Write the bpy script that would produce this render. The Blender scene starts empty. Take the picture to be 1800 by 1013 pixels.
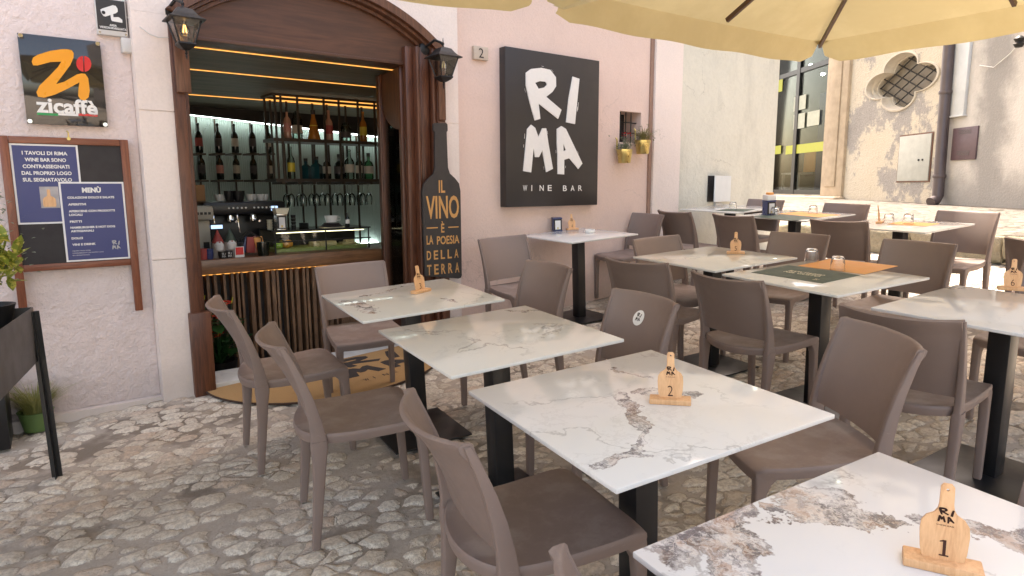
import bpy, bmesh, math, random
from math import radians, sin, cos, pi, hypot, atan2, degrees
from mathutils import Vector, Matrix
random.seed(7)
SC = bpy.context.scene
COL = SC.collection
# ------------------------------------------------------------------ camera
F_PX = 1159.0; PITCH = radians(8.70); ROLL = radians(-0.26); PHI = radians(55.19)
CAM = Vector((0, 0, 1.47576))
def rw(x, y, z): return Vector((x*sin(PHI)+y*cos(PHI), -x*cos(PHI)+y*sin(PHI), z))
R0 = rw(1, 0, 0); F0 = rw(0, cos(PITCH), -sin(PITCH)); U0 = rw(0, sin(PITCH), cos(PITCH))
cr, sr = cos(ROLL), sin(ROLL)
RC = R0*cr + U0*sr; UC = U0*cr - R0*sr
cam = bpy.data.cameras.new('camera'); camo = bpy.data.objects.new('camera', cam); COL.objects.link(camo)
m3 = Matrix((RC, UC, -F0)).transposed(); camo.matrix_world = Matrix.Translation(CAM) @ m3.to_4x4()
cam.sensor_width = 36; cam.lens = F_PX/1800*36; cam.clip_start = 0.05; cam.clip_end = 500
SC.camera = camo
# ------------------------------------------------------------------ sky, sun, exposure
SUN_EL = radians(60); SUN_AZ = Vector((0.52, 0.854, 0)).normalized()      # towards the sun: up the side alley, behind the bar
w = bpy.data.worlds.new("World"); SC.world = w; w.use_nodes = True
wn = w.node_tree.nodes; wn.clear()
wo = wn.new('ShaderNodeOutputWorld'); wb = wn.new('ShaderNodeBackground'); ws = wn.new('ShaderNodeTexSky')
ws.sky_type = 'NISHITA'; ws.sun_disc = False; ws.sun_elevation = SUN_EL
ws.sun_rotation = atan2(SUN_AZ.x, SUN_AZ.y); ws.air_density = 1.0; ws.dust_density = 4.0; ws.ozone_density = 0.6
wb.inputs[1].default_value = 0.15
wt = wn.new('ShaderNodeMix'); wt.data_type = 'RGBA'; wt.blend_type = 'MULTIPLY'; wt.inputs[0].default_value = 1; wt.inputs[7].default_value = (1.0, .86, .72, 1)   # warm tint on the sky colour, standing in for white balance
w.node_tree.links.new(ws.outputs[0], wt.inputs[6]); w.node_tree.links.new(wt.outputs[2], wb.inputs[0]); w.node_tree.links.new(wb.outputs[0], wo.inputs[0])
sl = bpy.data.lights.new('sun', 'SUN'); sl.energy = 2.0; sl.angle = radians(0.5); sl.color = (1, .93, .82)
so = bpy.data.objects.new('sun', sl); COL.objects.link(so)
sd = Vector((SUN_AZ.x*cos(SUN_EL), SUN_AZ.y*cos(SUN_EL), sin(SUN_EL)))
so.rotation_euler = sd.to_track_quat('Z', 'Y').to_euler(); so.location = (0, 0, 20)
SC.view_settings.view_transform = 'Standard'; SC.view_settings.look = 'None'
SC.view_settings.gamma = 1; SC.view_settings.exposure = 2.72; SC.view_settings.use_curve_mapping = False
# ------------------------------------------------------------------ survey helpers (photo pixel -> point on a known plane)
def ray(u, v):
    du, dv = u-900, v-506.5
    a = cr*du+sr*dv; b = -sr*du+cr*dv
    return F0 + R0*(a/F_PX) - U0*(b/F_PX)
GX, GY = 0.05434, 0.02105
def G(x, y): return GX*x+GY*y+.04*max(0, x-4.3)
TILT = Vector((-GX, -GY, 1)).normalized()
QT = Vector((0, 0, 1)).rotation_difference(TILT).to_matrix().to_4x4()
def gnd(u, v, h=0.0):
    d = ray(u, v); lo, hi = .3, 30
    for _ in range(50):
        t = (lo+hi)/2; P = CAM+d*t
        if P.z-G(P.x, P.y)-h > 0: lo = t
        else: hi = t
    return CAM+d*lo
FM = Matrix.Translation((.6, 4.66, 0)) @ Matrix.Rotation(radians(3), 4, 'Z')   # facade frame: u along, v into the wall
FI = FM.inverted()
def fac(px, py, v=0.0):
    o = FI @ CAM; d = FI.to_3x3() @ ray(px, py); t = (v-o.y)/d.y
    return o+d*t
def gf(u, v=0.0):
    p = FM @ Vector((u, v, 0)); return G(p.x, p.y)
# ------------------------------------------------------------------ mesh builder
class MB:
    def __init__(s): s.v = []; s.f = []; s.m = []; s.mi = 0; s.T = Matrix.Identity(4)
    def add(s, vs, fs):
        o = len(s.v); s.v += [s.T @ Vector(p) for p in vs]
        s.f += [tuple(i+o for i in f) for f in fs]; s.m += [s.mi]*len(fs)
    def box(s, x0, x1, y0, y1, z0, z1, bev=0.0):
        if bev > 0:
            bm = bmesh.new(); bmesh.ops.create_cube(bm, size=1)
            for q in bm.verts: q.co = Vector(((x0+x1)/2+q.co.x*(x1-x0), (y0+y1)/2+q.co.y*(y1-y0), (z0+z1)/2+q.co.z*(z1-z0)))
            bmesh.ops.bevel(bm, geom=bm.edges[:], offset=bev, segments=2, affect='EDGES', profile=.5)
            bm.verts.index_update()
            s.add([q.co.copy() for q in bm.verts], [tuple(q.index for q in f.verts) for f in bm.faces]); bm.free(); return
        V = [(x0,y0,z0),(x1,y0,z0),(x1,y1,z0),(x0,y1,z0),(x0,y0,z1),(x1,y0,z1),(x1,y1,z1),(x0,y1,z1)]
        s.add(V, [(0,3,2,1),(4,5,6,7),(0,1,5,4),(1,2,6,5),(2,3,7,6),(3,0,4,7)])
    def loft(s, rings, cap=True, closed=True):
        n = len(rings[0]); V = [p for r in rings for p in r]; Fs = []
        for i in range(len(rings)-1):
            for j in range(n if closed else n-1):
                k = (j+1) % n
                Fs.append((i*n+j, i*n+k, (i+1)*n+k, (i+1)*n+j))
        if cap and closed: Fs += [tuple(reversed(range(n))), tuple(range((len(rings)-1)*n, len(rings)*n))]
        s.add(V, Fs)
    def lathe(s, prof, c=(0,0,0), n=20, cap=True, ax='Z'):
        rings = []
        for r, z in prof:
            rg = []
            for k in range(n):
                a = 2*pi*k/n; p = (r*cos(a), r*sin(a), z)
                if ax == 'Y': p = (p[0], p[2], p[1])
                if ax == 'X': p = (p[2], p[0], p[1])
                rg.append((c[0]+p[0], c[1]+p[1], c[2]+p[2]))
            rings.append(rg)
        s.loft(rings, cap)
    def tube(s, pts, r, n=8):
        pts = [Vector(p) for p in pts]; rings = []; pr = None
        for i, p in enumerate(pts):
            t = (pts[min(i+1, len(pts)-1)]-pts[max(i-1, 0)]).normalized()
            a = (pr if pr else (Vector((0,0,1)) if abs(t.z) < .9 else Vector((1,0,0))))
            x = (a-t*a.dot(t)).normalized(); y = t.cross(x); pr = x
            rr = r[i] if isinstance(r, (list, tuple)) else r
            rings.append([p+x*(rr*cos(2*pi*k/n))+y*(rr*sin(2*pi*k/n)) for k in range(n)])
        s.loft(rings)
    def bar(s, a, b, w, h=None, up=(0,0,1)):
        h = h or w; a = Vector(a); b = Vector(b); t = (b-a).normalized(); u = Vector(up)
        if abs(t.dot(u)) > .95: u = Vector((1,0,0))
        x = t.cross(u).normalized(); y = x.cross(t)
        s.loft([[q+x*(w/2*i)+y*(h/2*j) for i, j in ((-1,-1),(1,-1),(1,1),(-1,1))] for q in (a, b)])
    def poly(s, pts2, holes, fn, d0, d1):
        """2-D outline (with holes) filled, given thickness d0..d1; fn(x, y, d) -> point"""
        bm = bmesh.new(); es = []
        for L in [pts2]+list(holes):
            vv = [bm.verts.new((p[0], p[1], 0)) for p in L]
            es += [bm.edges.new((vv[i], vv[(i+1) % len(vv)])) for i in range(len(vv))]
        r = bmesh.ops.triangle_fill(bm, edges=es, use_beauty=True, use_dissolve=False)
        bm.verts.index_update()
        V2 = [(q.co.x, q.co.y) for q in bm.verts]; T = [tuple(q.index for q in f.verts) for f in bm.faces]
        E2 = [(e.verts[0].index, e.verts[1].index) for e in bm.edges if len(e.link_faces) == 1]; bm.free()
        n = len(V2)
        s.add([fn(x, y, d1) for x, y in V2]+[fn(x, y, d0) for x, y in V2],
              T+[tuple(i+n for i in reversed(t)) for t in T]+[(a, b, b+n, a+n) for a, b in E2])
    def build(s, name, mats, parent=None, space=None, smooth=35, weld=False):
        """space: matrix the vertices are given in (world = space @ v); parent: thing they belong to; None = parent-local"""
        me = bpy.data.meshes.new(name)
        M = Matrix.Identity(4)
        if space is not None and parent is not None: M = parent.matrix_world.inverted() @ space
        elif space is not None: M = space
        me.from_pydata([tuple(M @ p) for p in s.v], [], s.f)
        bm = bmesh.new(); bm.from_mesh(me)
        if weld: bmesh.ops.remove_doubles(bm, verts=bm.verts, dist=1e-5)
        for f, mi in zip(bm.faces, s.m if not weld else [0]*len(bm.faces)): f.material_index = mi
        bmesh.ops.recalc_face_normals(bm, faces=bm.faces)
        bm.to_mesh(me); bm.free()
        for m in (mats if isinstance(mats, (list, tuple)) else [mats]): me.materials.append(m)
        if smooth:
            me.shade_smooth(); me.set_sharp_from_angle(angle=radians(smooth))
        o = bpy.data.objects.new(name, me); COL.objects.link(o)
        if parent: o.parent = parent
        return o
def tag(o, label=None, cat=None, group=None, kind=None):
    if label: o['label'] = label
    if cat: o['category'] = cat
    if group: o['group'] = group
    if kind: o['kind'] = kind
    return o
def thing(name, label, cat, mat=None, group=None):
    o = bpy.data.objects.new(name, None); COL.objects.link(o); o.empty_display_size = .1
    o.matrix_world = mat if mat is not None else Matrix.Identity(4)
    return tag(o, label, cat, group)
def copy_tree(o, parent=None, mat=None):
    c = o.copy(); COL.objects.link(c); c.parent = parent
    if parent is None and mat is not None: c.matrix_world = mat
    for ch in o.children: copy_tree(ch, c)
    return c
def at_floor(x, y, ang, h=0.0, tilt=True):
    M = Matrix.Translation((x, y, G(x, y)))
    if tilt: M = M @ QT
    return M @ Matrix.Rotation(ang, 4, 'Z') @ Matrix.Translation((0, 0, h))
def fat(u, v, z, rz=0.0): return FM @ Matrix.Translation((u, v, z)) @ Matrix.Rotation(rz, 4, 'Z')
# ------------------------------------------------------------------ materials
class NT:
    def __init__(s, name):
        s.m = bpy.data.materials.new(name); s.m.use_nodes = True; s.t = s.m.node_tree; s.t.nodes.clear()
        s.out = s.t.nodes.new('ShaderNodeOutputMaterial'); s.b = s.t.nodes.new('ShaderNodeBsdfPrincipled')
        s.t.links.new(s.b.outputs[0], s.out.inputs[0]); s.tc = s.t.nodes.new('ShaderNodeTexCoord')
    def n(s, ty, **k):
        x = s.t.nodes.new(ty)
        for a, b in k.items(): setattr(x, a, b)
        return x
    def L(s, a, b): s.t.links.new(a, b)
    def S(s, inp, v):
        if hasattr(v, 'is_linked') or isinstance(v, bpy.types.NodeSocket): s.L(v, inp)
        else: inp.default_value = v
    def math(s, op, a, b=0.0, c=0.0, clamp=False):
        x = s.n('ShaderNodeMath', operation=op, use_clamp=clamp); s.S(x.inputs[0], a); s.S(x.inputs[1], b); s.S(x.inputs[2], c); return x.outputs[0]
    def vm(s, op, a, b=None, scale=None):
        x = s.n('ShaderNodeVectorMath', operation=op); s.S(x.inputs[0], a)
        if b is not None: s.S(x.inputs[1], b)
        if scale is not None: s.S(x.inputs['Scale'], scale)
        return x.outputs[1] if op in ('DOT_PRODUCT', 'LENGTH', 'DISTANCE') else x.outputs[0]
    def noise(s, sc, det=4, rough=.55, co=None, col=False, dist=0.0):
        x = s.n('ShaderNodeTexNoise'); x.inputs['Scale'].default_value = sc; x.inputs['Detail'].default_value = det
        x.inputs['Roughness'].default_value = rough; x.inputs['Distortion'].default_value = dist
        s.L(co if co is not None else s.tc.outputs['Object'], x.inputs['Vector']); return x.outputs[1 if col else 0]
    def vor(s, sc, feat='F1', co=None, rnd=1.0, out=0):
        x = s.n('ShaderNodeTexVoronoi', feature=feat); x.inputs['Scale'].default_value = sc; x.inputs['Randomness'].default_value = rnd
        s.L(co if co is not None else s.tc.outputs['Object'], x.inputs['Vector']); return x.outputs[out]
    def ss(s, v, a, b, t0=0.0, t1=1.0):
        x = s.n('ShaderNodeMapRange', interpolation_type='SMOOTHSTEP'); s.S(x.inputs[0], v)
        for i, q in ((1, a), (2, b), (3, t0), (4, t1)): s.S(x.inputs[i], q)
        return x.outputs[0]
    def mix(s, f, a, b):
        x = s.n('ShaderNodeMix', data_type='RGBA'); s.S(x.inputs[0], f)
        for i, q in ((6, a), (7, b)):
            if isinstance(q, tuple): q = q if len(q) == 4 else q+(1,)
            s.S(x.inputs[i], q)
        return x.outputs[2]
    def mapv(s, scale=(1,1,1), rot=(0,0,0), loc=(0,0,0), co=None):
        x = s.n('ShaderNodeMapping'); x.inputs['Scale'].default_value = scale; x.inputs['Rotation'].default_value = rot; x.inputs['Location'].default_value = loc
        s.L(co if co is not None else s.tc.outputs['Object'], x.inputs[0]); return x.outputs[0]
    def bump(s, h, strength=.5, dist=.01):
        x = s.n('ShaderNodeBump'); x.inputs['Strength'].default_value = strength; x.inputs['Distance'].default_value = dist
        s.L(h, x.inputs['Height']); s.L(x.outputs[0], s.b.inputs['Normal'])
    def set(s, **k):
        for a, b in k.items():
            i = s.b.inputs[a.replace('_', ' ')]
            if isinstance(b, tuple) and len(b) == 3: b = b+(1,)
            s.S(i, b)
        return s
def simple(name, col, rough=.5, var=.15, nsc=8, metal=0.0, bump=0.0, bsc=80, bdist=.002, spec=None, coat=0.0):
    t = NT(name); d = tuple(c*(1-var) for c in col); l = tuple(min(1, c*(1+var)) for c in col)
    t.set(Base_Color=t.mix(t.noise(nsc, 5), d, l), Roughness=t.ss(t.noise(nsc*2.3, 3), .2, .8, rough*.85, min(1, rough*1.15)), Metallic=metal)
    if spec is not None: t.b.inputs['Specular IOR Level'].default_value = spec
    if coat: t.b.inputs['Coat Weight'].default_value = coat; t.b.inputs['Coat Roughness'].default_value = .08
    if bump: t.bump(t.noise(bsc, 4), bump, bdist)
    return t.m
def emis(name, col, st):
    t = NT(name); t.set(Base_Color=(0, 0, 0), Emission_Color=col, Emission_Strength=st); return t.m
def glassm(name, col=(1,1,1), rough=0.0, ior=1.45, thin=True):
    t = NT(name)
    if thin:
        g = t.n('ShaderNodeBsdfGlossy'); g.inputs['Roughness'].default_value = rough; tr = t.n('ShaderNodeBsdfTransparent')
        tr.inputs[0].default_value = col+(1,); fr = t.n('ShaderNodeFresnel'); fr.inputs[0].default_value = ior
        mx = t.n('ShaderNodeMixShader'); t.L(fr.outputs[0], mx.inputs[0]); t.L(tr.outputs[0], mx.inputs[1]); t.L(g.outputs[0], mx.inputs[2]); t.L(mx.outputs[0], t.out.inputs[0])
    else: t.set(Base_Color=col, Roughness=rough, Transmission_Weight=1.0, IOR=ior)
    return t.m
def plaster(name, col, grain=60, gs=.5, dist=.004, stains=0.0, scol=(.3,.28,.25), big=.08, streak=False, base=True, crack=.5):
    t = NT(name); a = t.noise(grain, 6, .65); b = t.noise(grain*.28, 4); c = t.noise(1.3, 4)
    cc = t.mix(c, tuple(x*(1-big) for x in col), tuple(min(1, x*(1+big)) for x in col))
    cc = t.mix(t.ss(a, .35, .6, .12, 0), cc, tuple(x*.6 for x in col))
    if stains:
        co = t.mapv((1.6, 1.6, .5)) if streak else t.tc.outputs['Object']
        s1 = t.ss(t.noise(1.1, 8, .68, co=co), .48, .72, 0, stains); cc = t.mix(s1, cc, scol)
    if base:
        z = t.n('ShaderNodeSeparateXYZ'); t.L(t.tc.outputs['Object'], z.inputs[0]); zz = t.math('SUBTRACT', t.math('SUBTRACT', z.outputs[2], t.math('MULTIPLY', z.outputs[0], .055)), t.math('MULTIPLY', t.noise(3.5, 6, .65), .55))
        cc = t.mix(t.ss(zz, -.12, .22, .55, 0), cc, tuple(x*.62 for x in col))
    if crack:
        wv = t.vm('ADD', t.tc.outputs['Object'], t.vm('SCALE', t.vm('SUBTRACT', t.noise(3, 5, .6, col=True), (.5, .5, .5)), scale=.5)); ck = t.ss(t.vor(.9, 'DISTANCE_TO_EDGE', co=wv), 0, .006, crack, 0)
        ck = t.math('MULTIPLY', ck, t.ss(t.noise(.8, 2), .5, .6)); cc = t.mix(ck, cc, tuple(x*.4 for x in col))
    t.set(Base_Color=cc, Roughness=.9); t.b.inputs['Specular IOR Level'].default_value = .25
    t.bump(t.math('ADD', a, t.math('MULTIPLY', b, 1.2)), gs, dist); return t.m
M = {}
M['wall_left'] = plaster('wall_left', (.77, .655, .62), 30, .9, .018, .22, (.60, .49, .45))
M['pilaster'] = plaster('pilaster_plaster', (.79, .69, .63), 55, .6, .006, .16, (.55, .47, .44))
M['wall_pink'] = plaster('wall_pink', (.73, .565, .49), 60, .6, .006, .35, (.60, .45, .39), .07, crack=.25)
M['grey_wall'] = plaster('grey_wall', (.66, .64, .55), 30, .8, .010, .55, (.42, .41, .36), .1, True)
def wood(name, c1, c2, sc=3.0, rough=.35, axis='Z', coat=.3, ring=6):
    t = NT(name); st = {'Z': (sc*3, sc*3, sc*.25), 'X': (sc*.25, sc*3, sc*3), 'Y': (sc*3, sc*.25, sc*3)}[axis]
    co = t.mapv(st); n = t.noise(ring, 8, .6, co=co, dist=1.2); fine = t.noise(30, 3, .6, co=co)
    f = t.math('ADD', t.math('MULTIPLY', n, .75), t.math('MULTIPLY', fine, .25))
    t.set(Base_Color=t.mix(t.ss(f, .35, .65), c1, c2), Roughness=rough); t.b.inputs['Coat Weight'].default_value = coat; t.b.inputs['Coat Roughness'].default_value = .25
    t.bump(fine, .12, .002); return t.m
M['door_wood'] = wood('door_wood', (.062, .020, .0095), (.130, .046, .021), 2.0, .42, 'Z', .12)
M['door_wood_h'] = wood('door_wood_h', (.064, .024, .011), (.108, .041, .019), .9, .5, 'X', .1)
M['trim_wood'] = wood('trim_wood', (.080, .030, .014), (.145, .058, .029), 2.0, .42, 'Z', .12)
M['board_wood'] = wood('board_wood', (.15, .042, .018), (.25, .08, .036), 3, .45)
M['board_wood_h'] = wood('board_wood_h', (.15, .042, .018), (.25, .08, .036), 3, .45, 'X')
M['counter_wood'] = wood('counter_wood', (.11, .045, .018), (.28, .13, .055), 1.8, .35, 'X', .3, 4)
M['slat_wood'] = wood('slat_wood', (.12, .06, .03), (.27, .15, .08), 3, .5)
M['beech'] = wood('beech', (.60, .32, .145), (.74, .44, .22), 5, .5, 'Z', 0, 5)
M['burn'] = simple('burnt_engraving', (.05, .014, .006), .8, .2)
M['iron'] = simple('black_iron', (.02, .019, .019), .45, .3, 20, .3, .2, 90)
M['blackmetal'] = simple('powder_coated_black', (.010, .010, .011), .36, .2, 5)
M['planter'] = simple('planter_metal', (.085, .078, .076), .42, .12, 4, .2)
M['brown_metal'] = simple('rack_metal', (.05, .034, .022), .45, .2, 20, .3)
M['chalk'] = simple('chalkboard_black', (.028, .023, .023), .7, .25, 5)
M['gold'] = simple('gold_paint', (.56, .30, .10), .45, .1, 20, .1)
M['steel'] = simple('steel', (.62, .62, .6), .22, .08, 20, 1)
M['chrome'] = simple('chrome', (.8, .8, .8), .1, .03, 20, 1)
M['brass'] = simple('brass_tin', (.62, .50, .20), .3, .15, 15, 1)
M['white'] = simple('white_plastic', (.78, .77, .74), .4, .04)
M['letter_white'] = simple('letter_white', (.76, .74, .70), .5, .06, 40)
M['blueprint'] = simple('blue_print', (.038, .045, .155), .35, .12, 3)
M['navy'] = simple('navy_plastic', (.03, .045, .14), .3, .1)
M['paper'] = simple('paper_white', (.74, .72, .70), .6, .04)
M['sign_black'] = simple('sign_black', (.028, .024, .023), .42, .15, 4)
M['bottle_black'] = simple('bottle_sign_black', (.035, .03, .028), .55, .15, 10)
M['acrylic'] = simple('gloss_black_acrylic', (.016, .013, .012), .06, .1, 4, 0, spec=.8)
M['orange'] = simple('logo_orange', (.82, .33, .02), .3, .05)
M['red'] = simple('logo_red', (.62, .03, .03), .3, .1)
M['green'] = simple('logo_green', (.02, .28, .08), .3, .05)
M['plas_grey'] = simple('grey_plastic', (.58, .56, .53), .5, .05)
M['stone_plq'] = simple('travertine_plaque', (.50, .42, .34), .8, .25, 18, 0, .5, 60)
M['mat_green'] = simple('placemat_green', (.06, .088, .066), .6, .08, 5)
M['mat_orange'] = simple('placemat_orange', (.75, .34, .085), .6, .05, 5)
M['cream'] = simple('cream_print', (.72, .66, .50), .6, .05)
M['darkglass'] = simple('dark_bottle_glass', (.006, .009, .006), .08, .2, 10, spec=.7)
M['soil'] = simple('soil', (.03, .02, .014), .95, .4, 60, 0, .8, 80, .01)
M['greenpot'] = simple('green_pot', (.12, .20, .06), .5, .12, 6)
M['glass'] = glassm('clear_glass')
M['pane'] = glassm('pane_glass', (.93, .96, .95), 0.02)
M['darkpane'] = glassm('tinted_pane', (.75, .78, .76), 0.02, 1.12); M['leafpane'] = glassm('door_pane', (.93, .95, .93), 0.02, 1.10)
M['tumbler'] = glassm('tumbler_glass', (1, 1, 1), 0.0, 1.45, False)
M['ceil'] = wood('interior_ceiling', (.13, .108, .075), (.21, .175, .125), .8, .6, 'X', 0)
M['concrete'] = simple('concrete_column', (.62, .60, .55), .85, .3, 9, 0, .6, 40, .006)
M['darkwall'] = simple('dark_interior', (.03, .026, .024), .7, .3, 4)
M['led'] = emis('led_amber', (1, .42, .085), .26)
M['led_w'] = emis('led_cool_white', (.88, 1, .93), 2.7)
M['screen'] = emis('screen_blue', (.45, .65, 1), .3)
M['filament'] = emis('lamp_filament', (1, .50, .10), 1.2)
M['spot'] = emis('shop_spotlight', (1, .95, .8), 28)
t = NT('rubber_brown'); t.set(Base_Color=(.04,.02,.012), Roughness=.9); M['rim'] = t.m
# fluted glass back wall
t = NT('fluted_wall'); wv = t.n('ShaderNodeTexWave', bands_direction='X'); wv.inputs['Scale'].default_value = 14; t.L(t.tc.outputs['Object'], wv.inputs[0])
t.set(Base_Color=(.46, .55, .52), Roughness=.35); t.bump(wv.outputs[1], .6, .01); M['fluted'] = t.m
# chair plastic
t = NT('taupe_plastic'); g = t.noise(500, 2); bigv = t.noise(2.2, 5, .6)
cc = t.mix(bigv, (.182, .131, .109), (.222, .165, .139)); geo = t.n('ShaderNodeNewGeometry'); sp = t.n('ShaderNodeSeparateXYZ'); t.L(geo.outputs['Normal'], sp.inputs[0])
dust = t.math('MULTIPLY', t.ss(sp.outputs[2], .6, .98), t.ss(t.noise(7, 7, .68), .45, .68, 0, .30)); scr = t.ss(t.noise(40, 3, .5, co=t.mapv((1, 9, 3), (0, .3, .5))), .70, .76, 0, .25)
cc = t.mix(dust, cc, (.38, .33, .29)); cc = t.mix(scr, cc, (.34, .28, .25))
t.set(Base_Color=cc, Roughness=t.ss(t.noise(9, 5), .3, .7, .48, .66)); t.bump(g, .12, .0006); M['chair'] = t.m
# coir mat
t = NT('coir_mat'); n1 = t.noise(260, 3, .7); t.set(Base_Color=t.mix(n1, (.27, .15, .055), (.50, .31, .13)), Roughness=1.0); t.bump(n1, .8, .006); M['coir'] = t.m
M['coir_print'] = simple('mat_print', (.035, .026, .022), 1.0, .4, 200, 0, .6, 260, .004)
# umbrella canvas
t = NT('umbrella_canvas'); df = t.n('ShaderNodeBsdfDiffuse'); tl = t.n('ShaderNodeBsdfTranslucent'); mx = t.n('ShaderNodeMixShader')
cn = t.math('ADD', t.math('MULTIPLY', t.noise(900, 2), .4), t.ss(t.noise(1.6, 6, .65), .35, .7, -.3, .9)); cc = t.mix(cn, (.54, .47, .28), (.60, .53, .32)); t.L(cc, df.inputs[0]); t.L(t.mix(cn, (.55, .46, .23), (.61, .52, .27)), tl.inputs[0]); mx.inputs[0].default_value = .42
bp = t.n('ShaderNodeBump'); bp.inputs['Strength'].default_value = .5; bp.inputs['Distance'].default_value = .03; t.L(t.noise(3.0, 3, .5), bp.inputs['Height']); t.L(bp.outputs[0], df.inputs['Normal']); t.L(bp.outputs[0], tl.inputs['Normal'])
t.L(df.outputs[0], mx.inputs[1]); t.L(tl.outputs[0], mx.inputs[2]); t.L(mx.outputs[0], t.out.inputs[0]); M['canvas'] = t.m
def leafm(name, c1, c2, c3=None, sc=60):
    t = NT(name); col = t.mix(t.noise(9, 3), c1, c2)
    if c3: col = t.mix(t.ss(t.noise(sc, 4, .6), .5, .58), col, c3)
    t.set(Base_Color=col, Roughness=.45); t.b.inputs['Subsurface Weight'].default_value = .0
    tl = t.n('ShaderNodeBsdfTranslucent'); t.L(col, tl.inputs[0]); mx = t.n('ShaderNodeMixShader'); mx.inputs[0].default_value = .25
    t.L(t.b.outputs[0], mx.inputs[1]); t.L(tl.outputs[0], mx.inputs[2]); t.L(mx.outputs[0], t.out.inputs[0]); return t.m
M['leaf'] = leafm('dark_leaf', (.012, .05, .012), (.03, .10, .02))
M['croton'] = leafm('variegated_leaf', (.16, .24, .03), (.30, .32, .05), (.60, .55, .12), 45)
M['grass'] = leafm('dry_grass_blade', (.20, .24, .06), (.38, .33, .14))
M['greyleaf'] = leafm('silver_leaf', (.13, .17, .10), (.26, .28, .2))
M['sprig'] = leafm('wild_sprig', (.16, .15, .05), (.30, .26, .10))
M['redfl'] = simple('red_spathe', (.55, .02, .015), .25, .2, 20)
# marble table tops
def marble(name, seed, segs=(), vein=.5, base=(.71, .69, .64), brown=.35, scale=1.0):
    t = NT(name); co = t.tc.outputs['Object']
    wn_ = t.noise(3.2*scale, 6, .62, col=True, co=t.mapv(loc=(seed*3.1, seed*1.7, seed))); off = t.vm('SCALE', t.vm('SUBTRACT', wn_, (.5, .5, .5)), scale=.30)
    wc = t.vm('ADD', co, off)
    nv = t.noise(1.9*scale, 5, .5, co=t.mapv(loc=(seed, seed*2.3, seed*.7), co=wc))
    ridge = t.math('ABSOLUTE', t.math('SUBTRACT', nv, .5))
    pres = t.ss(t.noise(2.3, 3, .5, co=t.mapv(loc=(seed*5, 0, seed))), .44, .62)
    v1 = t.math('MULTIPLY', t.ss(ridge, 0, .010, vein*.8, 0), pres)
    nv2 = t.noise(4.5*scale, 6, .6, co=t.mapv(loc=(seed*2, seed, 4), co=wc)); v2 = t.math('MULTIPLY', t.ss(t.math('ABSOLUTE', t.math('SUBTRACT', nv2, .5)), 0, .02, vein*.35, 0), pres)
    cloud = t.ss(t.noise(2.0, 6, .6, co=wc), .45, .8, 0, .28)
    col = t.mix(cloud, base, (.60, .58, .55)); col = t.mix(v2, col, (.36, .33, .30)); col = t.mix(v1, col, (.20, .18, .165))
    if segs:
        wf = t.vm('ADD', wc, t.vm('SCALE', t.vm('SUBTRACT', t.noise(14, 6, .7, col=True), (.5, .5, .5)), scale=.10))
        mask = None
        for ax, ay, bx, by, r, k in segs:
            # undo mean warp is zero, so coordinates stay near the traced line
            pa = t.vm('SUBTRACT', wf, (ax, ay, 0)); ba = (bx-ax, by-ay, 0); bb = max(1e-6, ba[0]**2+ba[1]**2)
            h = t.math('DIVIDE', t.vm('DOT_PRODUCT', pa, ba), bb, clamp=True)
            sc = t.n('ShaderNodeVectorMath', operation='SCALE'); sc.inputs[0].default_value = ba; t.L(h, sc.inputs['Scale'])
            df_ = t.vm('MULTIPLY', t.vm('SUBTRACT', pa, sc.outputs[0]), (1, 1, 0)); d = t.vm('LENGTH', df_)
            m_ = t.ss(d, r*.55, r*1.05, k, 0); mask = m_ if mask is None else t.math('MAXIMUM', mask, m_)
        fr = t.noise(16, 8, .72, co=wf); fr2 = t.noise(9, 6, .65, co=t.mapv(loc=(seed, 3, 1), co=wf))
        crack = t.vor(16, 'DISTANCE_TO_EDGE', co=wf)
        ic = t.mix(t.ss(fr, .42, .60), (.70, .67, .64), (.16, .145, .15)); ic = t.mix(t.math('MULTIPLY', t.ss(fr2, .5, .64), brown), ic, (.42, .22, .10))
        ic = t.mix(t.ss(crack, 0, .05, .55, 0), ic, (.74, .68, .60))
        edge = t.math('MULTIPLY', t.ss(mask, .05, .35), t.ss(mask, .4, .9, 1, 0)); col = t.mix(t.ss(mask, .1, .5), col, ic); col = t.mix(t.math('MULTIPLY', edge, .45), col, (.13, .1, .09))
    t.set(Base_Color=col, Roughness=.09); t.b.inputs['Specular IOR Level'].default_value = .5
    t.bump(t.noise(2.5, 2), .015, .01); return t.m
# ------------------------------------------------------------------ lettering
def glyphs(txt, bold=0.0):
    cu = bpy.data.curves.new('t', 'FONT'); cu.body = txt; cu.size = 1; cu.offset = bold; cu.resolution_u = 3; cu.fill_mode = 'FRONT'
    o = bpy.data.objects.new('t', cu); COL.objects.link(o); dg = bpy.context.evaluated_depsgraph_get()
    me = bpy.data.meshes.new_from_object(o.evaluated_get(dg)); V = [(p.co.x, p.co.y) for p in me.vertices]; Fc = [tuple(p.vertices) for p in me.polygons]
    bpy.data.objects.remove(o); bpy.data.curves.remove(cu); bpy.data.meshes.remove(me); return V, Fc
def text_fit(mb, txt, x0, x1, y0, y1, fn, bold=0.0, d=.001, keep=False, spread=0):
    if spread: txt = (' '*spread).join(txt)
    V, Fc = glyphs(txt, bold)
    a, b = min(p[0] for p in V), max(p[0] for p in V); c, e = min(p[1] for p in V), max(p[1] for p in V)
    W = (x1-x0)/(b-a); H = (y1-y0)/(e-c)
    if keep: W = H = min(W, H)
    P = [(x0+(x-a)*W, y0+(y-c)*H) for x, y in V]
    n = len(P); cnt = {}
    for f in Fc:
        for i in range(len(f)):
            k = (f[i], f[(i+1) % len(f)]); cnt[tuple(sorted(k))] = cnt.get(tuple(sorted(k)), 0)+1
    mb.add([fn(x, y, d) for x, y in P], Fc)
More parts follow.
